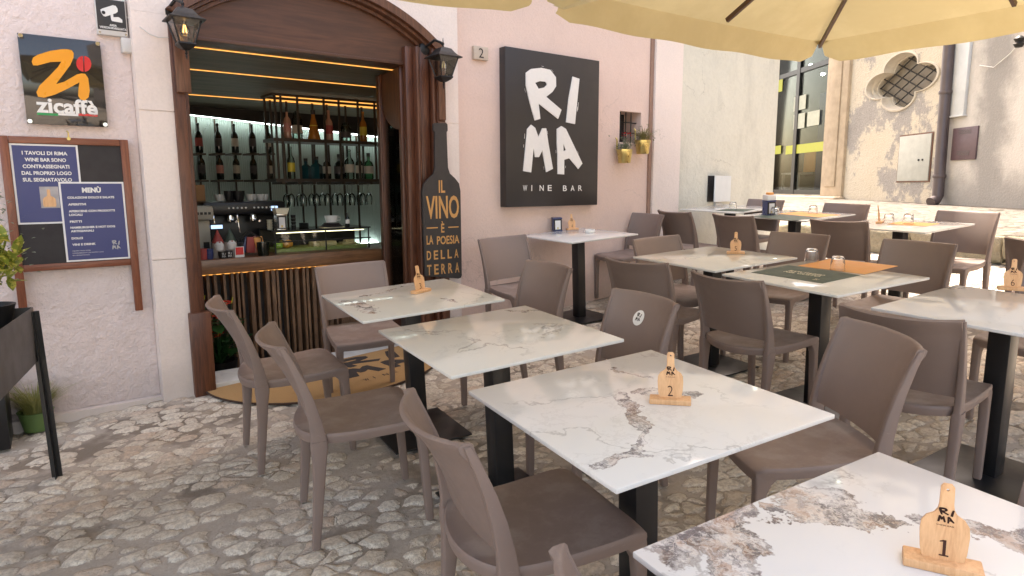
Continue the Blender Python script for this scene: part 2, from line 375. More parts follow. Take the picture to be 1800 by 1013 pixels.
RIMA = {  # normalised logo strokes (x right, y down), traced in one 0..1 box
 'R': ([(262,325),(285,308),(330,303),(370,312),(395,345),(396,385),(380,410),(352,432),(420,490),(405,530),(318,462),(326,530),(302,537),(288,490),(275,440),(262,380)], [[(303,370),(325,362),(350,365),(356,378),(345,390),(318,396)]]),
 'I': ([(470,342),(500,352),(492,430),(480,553),(441,545),(452,440)], []),
 'M': ([(268,575),(285,556),(303,570),(318,612),(335,572),(352,572),(362,640),(382,752),(352,767),(335,670),(320,700),(303,700),(296,660),(285,768),(250,762),(260,660)], []),
 'A': ([(400,575),(420,562),(440,575),(478,655),(513,728),(495,753),(455,705),(432,712),(432,777),(403,775),(403,690),(400,640)], [[(428,640),(440,668),(429,675)]])}
def rima(mb, fn, x0, x1, y0, y1, d0, d1):
    """small logo in a box; fn(x, y, depth)"""
    f = lambda p: (x0+(p[0]-250)/263*(x1-x0), y1-(p[1]-303)/474*(y1-y0))
    for o, h in RIMA.values(): mb.poly([f(p) for p in o], [[f(q) for q in L] for L in h], fn, d0, d1)
# ================================================================== GROUND
def cobble(name, sc=1.0, bright=1.0, dirt=1.0, disp=True):
    t = NT(name); wrp = t.vm('SCALE', t.vm('SUBTRACT', t.noise(5.5, 3, .5, col=True), (.5, .5, .5)), scale=.085)
    w2 = t.vm('SCALE', t.vm('SUBTRACT', t.noise(38, 4, .6, col=True), (.5, .5, .5)), scale=.018)
    co = t.vm('ADD', t.vm('ADD', t.mapv(rot=(0, 0, radians(12))), wrp), w2)
    cs = t.mapv((8.4*sc, 11.6*sc, 1), co=co); flat = t.vm('MULTIPLY', cs, (1, 1, 0))
    de = t.vor(1.0, 'DISTANCE_TO_EDGE', co=flat, rnd=.78); cell = t.vor(1.0, 'F1', co=flat, rnd=.78, out=1)
    big = t.noise(1.1, 4, .6); fine = t.noise(55, 6, .7); mid = t.noise(17, 5, .65)
    f1 = t.vor(1.0, 'F1', co=flat, rnd=.78)
    thr = t.math('ADD', t.ss(big, .46, .74, .0, .15), t.math('MULTIPLY', t.math('SUBTRACT', mid, .5), .26))
    sep = t.n('ShaderNodeSeparateColor'); t.L(cell, sep.inputs[0])
    thr = t.math('ADD', thr, t.math('MULTIPLY', t.math('SUBTRACT', sep.outputs[1], .35), .12))
    rd = t.math('MULTIPLY', t.math('SUBTRACT', .71, f1), .72)
    dd = t.math('SUBTRACT', t.math('SMOOTH_MIN', de, rd, .12), thr)
    m = t.ss(dd, -.012, .035)
    b = bright
    stone = t.mix(sep.outputs[0], (.50*b, .43*b, .34*b), (.67*b, .61*b, .51*b)); stone = t.mix(t.ss(sep.outputs[2], .74, .9, 0, .6), stone, (.46*b, .34*b, .25*b))
    stone = t.mix(t.ss(fine, .40, .60, .60, 0), stone, (.30*b, .26*b, .22*b)); stone = t.mix(t.ss(mid, .54, .70, 0, .35), stone, (.38*b, .34*b, .29*b))
    mort = t.mix(fine, (.27*b, .23*b, .19*b), (.46*b, .41*b, .35*b)); dk = t.ss(t.noise(1.5, 5, .65, co=t.mapv(loc=(3.3, 8.1, 0))), .50, .62, 0, .62*dirt)
    mort = t.mix(dk, mort, (.085*b, .062*b, .042*b)); mort = t.mix(t.ss(t.noise(2.4, 5, .6, co=t.mapv(loc=(9, 1, 0))), .5, .7, 0, .45*dirt), mort, (.30*b, .23*b, .15*b))
    crev = t.math('MULTIPLY', t.ss(t.math('ABSOLUTE', dd), 0, .018, .55, 0), t.ss(mid, .45, .6)); col = t.mix(m, mort, stone); col = t.mix(crev, col, (.13*b, .10*b, .08*b))
    col = t.mix(t.ss(big, .55, .72, 0, .35), col, (.40*b, .37*b, .33*b))
    t.set(Base_Color=col, Roughness=t.ss(m, 0, 1, .9, .65)); t.b.inputs['Specular IOR Level'].default_value = .3
    dome = t.math('POWER', t.ss(dd, -.03, .20), .7)
    h = t.math('ADD', t.math('MULTIPLY', mid, .45), t.math('MULTIPLY', fine, .45))
    t.bump(h, .8, .010)
    if disp:
        dn = t.n('ShaderNodeDisplacement'); dn.inputs['Midlevel'].default_value = 1.0; dn.inputs['Scale'].default_value = .014
        t.L(t.math('ADD', t.math('MULTIPLY', dome, .92), t.math('MULTIPLY', mid, .16)), dn.inputs['Height']); t.L(dn.outputs[0], t.out.inputs['Displacement']); t.m.displacement_method = 'BOTH'
    return t.m
M['cobble'] = cobble('cobblestones'); M['cobble_far'] = cobble('street_cobbles', .55, .34, 1.2)
KX = 8.2
def sheet(name, xs, ys, zf, mat):
    mb = MB(); nx, ny = len(xs), len(ys)
    mb.add([(x, y, zf(x, y)) for y in ys for x in xs], [(j*nx+i, j*nx+i+1, (j+1)*nx+i+1, (j+1)*nx+i) for j in range(ny-1) for i in range(nx-1)])
    return mb.build(name, mat, smooth=60)
# main sheet in front of the bar, up to its facade line (with a notch for the doorway)
mb = MB(); us = [-80, -30, -10, -4, -2.5, -1.8, -1.4]+[-1.1+.009*i for i in range(620)]+[4.48+.03*i for i in range(100)]+[7.48]
us = sorted(set([round(u, 4) for u in us if u < 7.5]+[.05, 2.05]))
vs_ = [-90, -40, -15, -8, -6, -5]+[-4.5+.03*i for i in range(50)]+[-3.0+.0095*i for i in range(313)]+[-.02]
def gpt(u, v):
    p = FM @ Vector((u, v, 0))
    if p.x > KX: p.x = KX
    return (p.x, p.y, G(p.x, p.y) if p.x > -20 else G(-20, p.y) if abs(p.y) < 30 else 0)
nx = len(us); mb.add([gpt(u, v) for v in vs_ for u in us], [(j*nx+i, j*nx+i+1, (j+1)*nx+i+1, (j+1)*nx+i) for j in range(len(vs_)-1) for i in range(nx-1)])
for a, b in ((-80, .05), (2.05, 7.5)):
    uu = [u for u in us if a <= u <= b]
    for i in range(len(uu)-1): mb.add([gpt(uu[i], -.02), gpt(uu[i+1], -.02), gpt(uu[i+1], .35), gpt(uu[i], .35)], [(0, 1, 2, 3)])
mb.add([gpt(us[-1], v) for v in vs_]+[(KX, gpt(us[-1], v)[1], G(KX, gpt(us[-1], v)[1])) for v in vs_], [(i, i+1, i+1+len(vs_), i+len(vs_)) for i in range(len(vs_)-1)])
mb.add([(p[0], p[1], p[2]) for p in (gpt(7.0, .3), (KX+.02, gpt(7.0, .3)[1], G(KX, 5)), (KX+.02, 7, G(KX, 7)), (7.4, 7, G(7.4, 7)))], [(0, 1, 2, 3)])
tag(mb.build('ground', M['cobble'], smooth=60, weld=True), kind='structure')
def zst(x, y): return .96+.034*(x-KX) if x < 14 else 1.157+.02*(x-14)
tag(sheet('street', [8.24, 9, 10, 11, 12, 13, 14, 16, 20, 30, 90], [-90, -30, -10, -4, 0, 2, 4, 6, 8, 12, 20, 40, 90], zst, M['cobble_far']), kind='structure')
# stone kerb wall that carries the upper street
t = NT('kerb_stone'); n_ = t.noise(30, 8, .75); n2 = t.noise(4, 5); t.set(Base_Color=t.mix(n_, (.20, .16, .10), (.50, .44, .32)), Roughness=.95)
t.S(t.b.inputs['Base Color'], t.mix(t.ss(n2, .45, .65, 0, .6), t.mix(n_, (.20, .16, .10), (.50, .44, .32)), (.20, .19, .12))); t.bump(n_, 1, .03); M['kerb'] = t.m
kw = thing('kerb_wall', 'low wall of rough weathered blocks holding up the sunlit upper street', 'wall')
mb = MB(); rnd = random.Random(3); y = -3.0
while y < 6.9:
    L = rnd.uniform(.5, .95); o = rnd.uniform(-.03, .05); h1 = rnd.uniform(.24, .32); zt = .955+rnd.uniform(-.015, .01); base = G(KX, y)-.05
    bm_z = zt-h1
    mb.box(KX-.10-o, KX+.12, y, y+L-.02, bm_z, zt, .035); mb.box(KX-.05-o*.5, KX+.1, y+rnd.uniform(0, .1), y+L-.03, base-.1, bm_z-.012, .02)
    y += L
kb = mb.build('block_course', M['kerb'], kw, smooth=50)
def rough(o, amp, lv=3, sc=6):
    bm = bmesh.new(); bm.from_mesh(o.data); bmesh.ops.triangulate(bm, faces=bm.faces[:])
    bmesh.ops.subdivide_edges(bm, edges=bm.edges[:], cuts=lv, use_grid_fill=True)
    from mathutils import noise as N
    for q in bm.verts: q.co += N.noise_vector(q.co*sc)*amp+N.noise_vector(q.co*sc*3.1)*amp*.5
    bm.to_mesh(o.data); bm.free()
rough(kb, .022)
# ================================================================== BAR BUILDING
bb = thing('bar_building', 'pink and white plastered building with the arched bar doorway', 'building', FM.copy())
def fb(name, m, boxes, parent=bb, smooth=35, label=None):
    mb = MB()
    for b_ in boxes: mb.box(*b_)
    o = mb.build(name, m, parent, smooth=smooth)
    if label: o['label'] = label
    return o
TOP = 13.0
fb('wall', M['wall_left'], [(-9, -.112, .085, .5, -.4, TOP)], label='rough pinkish white plaster wall left of the door')
# pilasters
PR = fac(806, 200, -.018).x
J1, J2, J3 = fac(285, 196).z, fac(290, 456).z, fac(800, 218).z
fb('pilaster', M['pilaster'], [(-.11, .085, -.02, .45, -.1, J2-.003), (-.11, .085, -.02, .45, J2+.003, J1-.003), (-.11, .085, -.02, .45, J1+.003, 2.519), (-.108, .083, -.010, .44, -.1, 2.50)])
fb('wall_above_arch', M['pilaster'], [(-.11, PR, .0, .45, 3.3, TOP)])
mb = MB(); # spandrel over the arch, left and right, following the arch
UM, AX, SZ, RISE = 1.06, 1.0, 2.56, .56
RAD, ZC_ = 1.527, 1.383
def arch(k, a=AX, b=RISE, n=28):
    r = RAD-(AX-a); hw = .98-(AX-a); h_ = math.asin(hw/r); th = h_*(2*k/n-1); return UM+r*sin(th), ZC_+r*cos(th)
pts = [(-.11, 2.52), (UM-.98, 2.52)]+[arch(k) for k in range(0, 29)]+[(UM+.985, 2.52), (PR, 2.52), (PR, 3.3), (-.11, 3.3)]
mb.poly(pts, [], lambda x, y, d: (x, d, y), .45, -.02); mb.build('spandrel', M['pilaster'], bb, smooth=20)
fb('pilaster', M['pilaster'], [(2.04, PR, -.018, .45, -.1, J3-.003), (2.04, PR, -.018, .45, J3+.003, 2.519), (2.042, PR-.002, -.010, .44, -.1, 2.5)])
fb('base_plinth', M['pilaster'], [(-1.2, -.10, .03, .08, -.2, gf(-.4)+.035)])
# pink wall around the small window
w0, w1 = fac(1089, 195, .07), fac(1125, 254, .07); wz0 = fac(1089, 250, .07).z
WU0, WU1, WZ0, WZ1 = w0.x, w1.x, wz0, w0.z
fb('wall', M['wall_pink'], [(PR, WU0, .065, .5, -.1, TOP), (WU1, 4.62, .065, .5, -.1, TOP), (WU0, WU1, .065, .5, -.1, WZ0), (WU0, WU1, .065, .5, WZ1, TOP)], label='smooth pink plaster wall')
fb('wall_edge', simple('edge_paint', (.30, .19, .14), .8), [(4.60, 4.645, .045, .1, .2, TOP)], label='thin brown edge strip at the end of the pink wall')
fb('pilaster', M['pilaster'], [(4.645, 5.08, .02, .5, .1, TOP)], label='pale pinkish pilaster at the right end')
cu = (FI @ Vector((7.385, 4.95, 0)))
CV = .085; CU = fac(1366, 200, CV).x
fb('wall', M['grey_wall'], [(5.08, CU, CV, .5, .1, TOP), (CU-.45, CU, .5, 8, .1, TOP)], label='streaked grey white plaster wall at the corner')
# hidden masses that keep the interior dark: roof slab, back wall, partition walls
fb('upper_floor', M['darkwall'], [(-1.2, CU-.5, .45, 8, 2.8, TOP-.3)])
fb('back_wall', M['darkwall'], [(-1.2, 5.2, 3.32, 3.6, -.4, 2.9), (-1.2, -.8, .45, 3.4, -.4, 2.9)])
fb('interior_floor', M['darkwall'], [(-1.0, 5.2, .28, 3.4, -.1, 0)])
def zc(v): return 2.475-.058*(v-.12)
mb = MB(); mb.poly([(.16, zc(.16)), (3.4, zc(3.4)), (3.4, 2.7), (.16, 2.7)], [], lambda x, y, d: (d, x, y), -1.0, 5.2); mb.build('interior_ceiling', M['ceil'], bb, smooth=0)
fb('ceiling_beam', M['darkwall'], [])
mb = MB(); a, b = fac(328, 197, 2.95), fac(650, 240, 2.95)
mb.poly([(a.x-1.2, a.z+.06), (3.6, b.z-.03), (3.6, 2.40), (a.x-1.2, 2.40)], [], lambda x, y, d: (x, d, y), 3.02, 2.92)
bpy.data.objects.remove([o for o in bb.children if o.name.startswith('ceiling_beam')][0]); mb.build('ceiling_beam', M['darkwall'], bb)
fb('fluted_back_panel', M['fluted'], [(-.8, 3.35, 3.18, 3.30, .3, 2.4)])
mb = MB(); mb.bar((-.5, 3.10, a.z+(-.5-a.x+1.2)*(b.z-.09-a.z)/(3.6-a.x+1.2)+.075), (3.3, 3.10, b.z-.01), .02, .012); mb.build('back_light', M['led_w'], bb)
fb('back_light', M['led_w'], [(.9, 3.0, 3.13, 3.165, .76, .785)])
fb('side_wall', M['concrete'], [(3.36, 3.6, .46, 3.4, -.1, 2.46)])
cR0 = fac(688, 300, .66)
fb('column', M['concrete'], [(cR0.x, cR0.x+.30, .66, .80, 0, 2.42)], label='bare concrete column inside the doorway')
fb('threshold', M['concrete'], [(.16, 1.95, -.03, .30, -.1, gf(.9)+.0)])
for i, (pa, pb) in enumerate((((339, 81), (655, 120)), ((322, 119), (648, 153)), ((325, 165), (650, 190)))):
    v_ = 1.0
    for _ in range(40): v_ += .6*((zc(v_)-fac((pa[0]+pb[0])/2, (pa[1]+pb[1])/2, v_).z)/.13)
    P = Vector((0, v_, 0))
    o = fb('ceiling_light_strip', M['led'], [(-.9, 3.3, P.y-.005, P.y+.005, zc(P.y)-.006, zc(P.y)+.004)])
# ---- wooden doorway
def addframe():
    mb = MB(); mb.box(.085, .15, -.045, .28, gf(.1)-.02, 2.5, .006); mb.box(.15, .185, .02, .26, gf(.1)-.02, 2.5, .005)
    mb.build('door_post', M['door_wood'], bb, smooth=30)
    mb = MB(); mb.box(.07, .20, -.065, .02, gf(.1)-.02, .68, .008); mb.build('post_plinth', M['door_wood'], bb)
    mb = MB(); mb.box(.10, .185, -.07, -.045, 2.06, 2.5, .008); mb.build('post_capital', M['trim_wood'], bb)
    mb = MB()
    for (a, b_, c, d_) in ((1.735, 1.80, .02, .07), (1.80, 1.835, -.03, .10), (1.845, 1.925, -.01, .25), (1.935, 1.97, -.04, .24), (1.97, 2.045, -.05, .24)): mb.box(a, b_, c, d_, gf(1.9)-.04, 2.545, .007)
    mb.box(1.81, 2.04, .03, .23, gf(1.9)-.05, 2.54)
    mb.tube([(1.805, -.035, .2), (1.805, -.035, 2.5)], .010); mb.tube([(1.94, -.045, .2), (1.94, -.045, 2.5)], .012)
    mb.build('door_post', M['door_wood'], bb, smooth=30)
    mb = MB(); mb.box(1.975, 2.04, -.07, -.05, 2.0, 2.54, .008); mb.box(1.972, 2.043, -.07, -.05, gf(1.9), 1.985, .006); mb.build('post_facing', M['trim_wood'], bb)
    # transom panel under the arch
    mb = MB(); pts = [(.12, 2.425), (1.97, 2.425)]+[arch(k, AX-.03) for k in range(28, -1, -1)]+[(.12, 2.5)]
    mb.poly(pts, [], lambda x, y, d: (x, d, y), .14, .07); mb.box(.10, 1.99, .05, .20, 2.408, 2.43, .004)
    mb.build('transom_panel', M['door_wood_h'], bb, smooth=25)
    # arch mouldings
    mb = MB()
    for a0, b0, y0, y1, wd in ((AX, RISE, -.06, .10, .060), (AX-.062, RISE, -.02, .10, .020), (AX-.085, RISE, .03, .10, .022)):
        rings = []
        for k in range(29):
            x, z = arch(k, a0); x2, z2 = arch(k, a0-wd); rings.append([(x, y0, z), (x2, y0, z2), (x2, y1, z2), (x, y1, z)])
        mb.loft(rings)
    mb.build('arch_moulding', M['trim_wood'], bb, smooth=25)
addframe()
# inner opened door leaf: hinged on the right post, swung inwards
HU, HV = 1.75, .11; FV = .60; S1 = fac(676, 300, FV)
ang = atan2(FV-HV, S1.x-HU); DL = hypot(S1.x-HU, FV-HV)
leaf = thing('door_leaf', 'dark wooden glazed door leaf with an arched top corner, folded open inside the doorway', 'door', FM @ Matrix.Translation((HU, HV, 0)) @ Matrix.Rotation(ang, 4, 'Z'))
mb = MB(); mb.box(-.02, .035, -.025, .025, .16, 2.41, .005); mb.build('stile', M['door_wood'], leaf, smooth=30)
mb = MB(); mb.box(DL-.05, DL+.075, -.03, .03, .16, 2.41, .006); mb.tube([(DL-.025, .031, .18), (DL-.025, .031, 2.39)], .012); mb.tube([(DL-.03, -.034, .18), (DL-.03, -.034, 2.39)], .012); mb.tube([(DL+.07, .0, .18), (DL+.07, .0, 2.40)], .022); mb.build('stile', M['door_wood'], leaf, smooth=40)
zl0, zl1 = fac(719, 228, HV).z, fac(690, 184, FV).z
mb = MB(); pts = [(.035, 2.40), (.035, zl0)]+[(.035+(DL-.085)*sin(pi/2*k/10), zl0+(zl1-zl0)*(1-cos(pi/2*k/10))**.8) for k in range(1, 11)]+[(DL-.05, 2.40)]
mb.poly(pts, [], lambda x, y, d: (x, d, y), -.02, .02); mb.build('arched_top_rail', M['door_wood'], leaf)
mb = MB(); mb.box(.035, DL-.05, -.022, .022, .16, .42); mb.build('bottom_rail', M['door_wood'], leaf)
mb = MB(); mb.box(.035, DL-.05, -.003, .003, .42, 2.35); mb.build('pane', M['leafpane'], leaf)
# ---- small barred window
mb = MB(); mb.box(WU0-.01, WU1+.01, .30, .34, WZ0-.01, WZ1+.01); mb.build('window_back', M['chalk'], bb)
mb = MB()
for k in range(1, 4): u = WU0+(WU1-WU0)*k/4; mb.tube([(u, .13, WZ0), (u, .13, WZ1)], .006, 6)
for k in (1, 2): z = WZ0+(WZ1-WZ0)*k/3; mb.tube([(WU0, .13, z), (WU1, .13, z)], .006, 6)
mb.build('window_bars', M['iron'], bb)
# house number plaque
q0, q1 = fac(829.5, 81, .06), fac(855, 108, .06)
pl = thing('house_number_plaque', 'small stone plaque with the number 2 beside the right lantern', 'plaque', fat(q0.x, .065, q1.z))
W_, H_ = q1.x-q0.x, q0.z-q1.z
if q1.x > 2.4: plv = 0
mb = MB(); mb.box(0, W_, -.035, 0, 0, H_, .004); mb.build('plate', M['stone_plq'], pl)
mb = MB(); text_fit(mb, '2', W_*.32, W_*.66, H_*.14, H_*.86, lambda x, y, d: (x, -.036-d, y)); mb.build('digit', M['chalk'], pl)
# ---- RIMA sign
S0, S1_, S2, S3 = fac(888, 84, -.02), fac(1053.8, 104.7, -.02), fac(1047.9, 360, -.02), fac(888, 365, -.02)
su0, su1, sz0, sz1 = S0.x, S1_.x, (S2.z+S3.z)/2, (S0.z+S1_.z)/2
rs = thing('wall_sign', 'large black box sign with brushed white letters RIMA and WINE BAR', 'sign', fat(su0, -.02, sz0))
mb = MB(); mb.box(0, su1-su0, 0, .085, 0, sz1-sz0, .004); mb.build('panel', M['sign_black'], rs)
def crop1(x, y): p = fac(820+x/2.532, y/2.532, -.02); return (p.x-su0, p.z-sz0)
for k, (o, h) in RIMA.items():
    mb = MB(); mb.poly([crop1(*p) for p in o], [[crop1(*q) for q in L] for L in h], lambda x, y, d: (x, d, y), -.001, -.010)
    # bristle streaks beside the strokes
    rr = random.Random(k)
    for _ in range(9):
        i = rr.randrange(len(o)); p, q = o[i], o[(i+1) % len(o)]; L_ = hypot(q[0]-p[0], q[1]-p[1])
        if L_ < 40: continue
        nx_, ny_ = (q[1]-p[1])/L_, -(q[0]-p[0])/L_; off = rr.uniform(4, 8)*rr.choice((1, -1)); s0 = rr.uniform(0, .6); s1_ = s0+rr.uniform(.12, .35); wd = rr.uniform(.8, 2.2)
        P4 = [(p[0]+(q[0]-p[0])*s+nx_*o2, p[1]+(q[1]-p[1])*s+ny_*o2) for s, o2 in ((s0, off), (s1_, off), (s1_, off+wd), (s0, off+wd))]
        P4 = [crop1(*z) for z in P4]; mb.add([(x, -.0035, y) for x, y in P4], [(0, 1, 2, 3)])
    mb.build('letter', M['letter_white'], rs, smooth=0)
a, b = crop1(250, 850), crop1(515, 828)
for wd_, x0, x1 in (('WINE', 250, 380), ('BAR', 428, 515)):
    p, q = crop1(x0, 851), crop1(x1, 828); mb = MB()
    n = len(wd_)
    for i, ch in enumerate(wd_):
        cw = (q[0]-p[0])/(n-.45); text_fit(mb, ch, p[0]+cw*i, p[0]+cw*i+cw*(.5 if ch != 'I' else .1), p[1], p[1]+.052, lambda x, y, d: (x, -.004, y), .01)
    mb.build('small_lettering', M['letter_white'], rs, smooth=0)
# ---- bottle-shaped sign
BV = -.09
def c4(x, y): p = fac(320+x/3.377, 280+y/3.377, BV); return (p.x, p.z)
def c3(x, y): p = fac(300+x/3.333, y/3.333, BV); return (p.x, p.z)
bl = [c3(1545, 722), c3(1615, 722), c3(1622, 730), c3(1623, 765), c3(1617, 776), c4(1579, 50), c4(1590, 85), c4(1622, 115), c4(1645, 145), c4(1653, 190), c4(1661, 690), c4(1656, 704), c4(1640, 709)]
bl += [c4(1455, 695), c4(1443, 690), c4(1427, 190), c4(1436, 150), c4(1460, 118), c4(1494, 88), c4(1502, 50), c3(1549, 776), c3(1540, 765), c3(1539, 730)]
b0 = bl[13]
bs = thing('bottle_sign', 'black bottle-shaped sign with gold lettering about wine, beside the doorway', 'sign', fat(bl[-1][0], BV, b0[1]))
bx, bz = bl[-1][0], b0[1]
mb = MB(); mb.poly([(x-bx, y-bz) for x, y in bl], [], lambda x, y, d: (x, d, y), .02, 0); mb.build('panel', M['bottle_black'], bs, smooth=20)
mb = MB()
for tx, x0, x1, y0, y1, sp in (('IL', 1524, 1560, 200, 125, 0), ('VINO', 1450, 1642, 357, 215, 0), ('È', 1538, 1556, 436, 368, 0), ('LA', 1452, 1490, 508, 452, 0), ('POESIA', 1513, 1645, 508, 450, 0), ('DELLA', 1453, 1643, 600, 532, 1), ('TERRA', 1455, 1648, 690, 612, 1)):
    p, q = c4(x0, y0), c4(x1, y1)
    if sp:
        cw = (q[0]-p[0])/(len(tx)-.3)
        for i, ch in enumerate(tx): text_fit(mb, ch, p[0]-bx+cw*i, p[0]-bx+cw*(i+.62), p[1]-bz, q[1]-bz, lambda x, y, d: (x, -.0015, y), .02)
    else: text_fit(mb, tx, p[0]-bx, q[0]-bx, p[1]-bz, q[1]-bz, lambda x, y, d: (x, -.0015, y), .02)
mb.build('lettering', M['gold'], bs, smooth=0)
for x0, x1, y0 in ((1452, 1518, 409), (1580, 1641, 404)):
    mb = MB(); p, q = c4(x0, y0+4), c4(x1, y0-3); mb.box(p[0]-bx, q[0]-bx, -.0015, 0, p[1]-bz, p[1]-bz+.009); mb.build('dash', M['gold'], bs, smooth=0)
# ---- gloss acrylic coffee sign
ZV = .05
def cz(x, y, v=ZV): p = fac(x/2.98, y/2.98, v); return (p.x, p.z)
zc = [cz(92, 178), cz(532, 215), cz(557, 663), cz(140, 652)]
zx0, zx1, zz0, zz1 = (zc[0][0]+zc[3][0])/2, (zc[1][0]+zc[2][0])/2, (zc[2][1]+zc[3][1])/2, (zc[0][1]+zc[1][1])/2
zs = thing('coffee_sign', 'square gloss black sign with an orange and red coffee logo on four studs', 'sign', fat(zx0, ZV, zz0))
ZW, ZH = zx1-zx0, zz1-zz0
mb = MB(); mb.box(0, ZW, 0, .006, 0, ZH, .002); mb.build('panel', M['acrylic'], zs)
def zl(x, y):  # bilinear in the traced quadrilateral
    u = (x-92)/440; w_ = (y-178)/(474-(474-448)*u); u = (x-(92+48*w_))/((440-23*w_)); w_ = (y-(178+37*u))/(474-26*u)
    return (u*ZW, (1-w_)*ZH)
zp = [(165,325),(172,305),(195,290),(260,268),(320,258),(350,257),(376,262),(386,278),(384,300),(365,340),(330,385),(288,440),(330,427),(400,387),(425,381),(445,384),(460,405),(466,470),(459,505),(438,523),(415,519),(403,500),(405,465),(412,428),(350,462),(280,496),(225,513),(195,508),(187,485),(203,450),(255,398),(300,350),(318,322),(260,326),(195,345),(172,345)]
mb = MB(); mb.poly([zl(*p) for p in zp], [], lambda x, y, d: (x, d, y), -.0005, -.003); mb.build('logo_stroke', M['orange'], zs, smooth=0)
mb = MB()
for s in (-1, 1):
    mb.poly([zl(439+s*(3+38*cos(a_)), 331+41*sin(a_)) for a_ in [(-pi/2+pi*k/12)*1.0 for k in range(13)]], [], lambda x, y, d: (x, d, y), -.0005, -.003)
mb.build('logo_bean', M['red'], zs, smooth=0)
p, q = zl(187, 592), zl(503, 528); mb = MB(); text_fit(mb, 'zicaffè', p[0], q[0], p[1], q[1]+.006, lambda x, y, d: (x, -.002, y), .03); mb.build('logo_name', M['letter_white'], zs, smooth=0)
for x0, x1, mm in ((190, 295, 'green'), (297, 400, 'letter_white'), (402, 503, 'red')):
    p, q = zl(x0, 604), zl(x1, 593); mb = MB(); mb.box(p[0], q[0], -.002, 0, p[1], p[1]+.012); mb.build('logo_stripe', M[mm], zs, smooth=0)
for x in (.014, ZW-.014):
    for z in (.014, ZH-.014):
        mb = MB(); mb.lathe([(.011, -.012), (.013, -.009), (.013, .0), (.008, 0), (.008, .035)], (x, 0, z), 14, ax='Y'); mb.build('stud', M['chrome'], zs)
# ---- menu board
MV = .045
def cm(x, y, v=MV): p = fac(x/2.98, 220+y/2.98, v); return (p.x, p.z)
o = cm(105, 770); mbx = o[0]-.09; L0, L1 = cm(0, 55), cm(678, 78); B0, B1 = cm(110, 770), cm(690, 735); C0, C1 = cm(140, 1013), cm(745, 970)
x0, x1 = cm(5, 400)[0]+.0, cm(705, 500)[0]; x0 = (cm(0,55)[0]+cm(85,950)[0])/2; x1 = (cm(678,78)[0]+cm(742,970)[0])/2
zt, zb, zleg = (L0[1]+L1[1])/2, (B0[1]+B1[1])/2, C1[1]
mbd = thing('menu_board', 'wooden framed blackboard carrying two blue menu posters', 'notice board', fat(x0, MV, zb))
BW, BH = x1-x0, zt-zb; fw = .042
mb = MB(); mb.box(fw, BW-fw, .008, .018, .02, BH-.02); mb.build('blackboard', M['chalk'], mbd)
for sx, top in ((0, BH), (BW-fw, BH)):
    mb = MB(); mb.box(sx, sx+fw, -.004, .024, zleg-zb, top, .003); mb.build('upright', M['board_wood'], mbd)
for z in (0, BH-.038):
    mb = MB(); mb.box(fw+.001, BW-fw-.001, .0, .022, z, z+.038, .003); mb.build('rail', M['board_wood_h'], mbd)
mb = MB(); mb.tube([(BW*.52, .0, BH+.005), (BW*.52, -.004, BH+.03), (BW*.51, .0, BH+.04)], .004, 6); mb.lathe([(.010, -.006), (.010, 0)], (BW*.52, 0, BH-.004), 10, ax='Y'); mb.build('hook', M['brass'], mbd)
def ml(x, y):  # pixel of the crop -> board local
    p = cm(x, y); return (p[0]-x0, p[1]-zb)
def poster(name, label, xa, xb, za, zb_, lift):
    ps = thing(name, label, 'poster', fat(x0+xa, MV+.006-lift, zb+za)); w_, h_ = xb-xa, zb_-za
    mb = MB(); mb.box(0, w_, 0, .001, 0, h_); mb.build('sheet', M['paper'], ps, smooth=0)
    mb = MB(); mb.box(.010, w_-.010, -.0008, 0, .010, h_-.010); mb.build('blue_field', M['blueprint'], ps, smooth=0)
    return ps, w_, h_
PA = (fw+.001, fw+.375); zA1 = BH-.045; zA0 = zA1-.455
P1, pw, ph = poster('menu_poster', 'upper left blue poster, with a small photo of a wooden table marker', fw+.002, ml(428, 200)[0]-.012, ml(200, 519)[1], BH-.040, 0)
mb = MB(); f_ = lambda x, y, d: (x, -.0022, y)
for i, tx in enumerate(('I TAVOLI DI RIMA', 'WINE BAR SONO', 'CONTRASSEGNATI', 'DAL PROPRIO LOGO', 'SUL SEGNATAVOLO')):
    hw = [.34, .31, .35, .375, .37][i]; z = ph*(.885-.083*i); text_fit(mb, tx, pw*(.5-hw*.98), pw*(.5+hw*.98), z-.009, z+.012, f_, .03)
mb.build('lettering', M['letter_white'], P1, smooth=0)
mb = MB(); mb.box(pw*.36, pw*.64, -.0016, 0, ph*.20, ph*.47); mb.build('photo_print', simple('photo_background', (.36, .33, .33), .5, .5, 14), P1, smooth=0)
mb = MB(); bw_, bh_ = pw*.17, ph*.22
BP = [(-.5, 0), (.5, 0), (.58, .1), (.56, .45), (.4, .55), (.16, .63), (.14, 1), (-.14, 1), (-.16, .63), (-.4, .55), (-.56, .45), (-.58, .1)]
mb.poly([(pw*.49+x*bw_, ph*.215+y*bh_) for x, y in BP], [], lambda x, y, d: (x, d, y), -.0018, -.0024); mb.build('marker_print', M['beech'], P1, smooth=0)
P2, pw, ph = poster('menu_poster', 'lower right blue poster headed MENÙ, overlapping the other one', ml(322, 500)[0]+.004, BW-fw-.002, .042, ml(500, 298)[1], .003)
mb = MB(); text_fit(mb, 'MENÙ', pw*.34, pw*.63, ph*.865, ph*.945, f_, .05)
for tx, z, xe in (('COLAZIONI DOLCI E SALATE', .80, .83), ('APERITIVI', .715, .38), ('APERICENE CON PRODOTTI', .63, .82), ('LOCALI', .585, .31), ('FRITTI', .50, .29), ('HAMBURGHER E HOT DOG', .425, .80), ('ARTIGIANALI', .38, .46), ('DOLCI', .29, .28), ('VINI E DRINK', .21, .47)):
    text_fit(mb, tx, pw*.11, pw*xe, ph*z-.004, ph*z+.009, f_, .04)
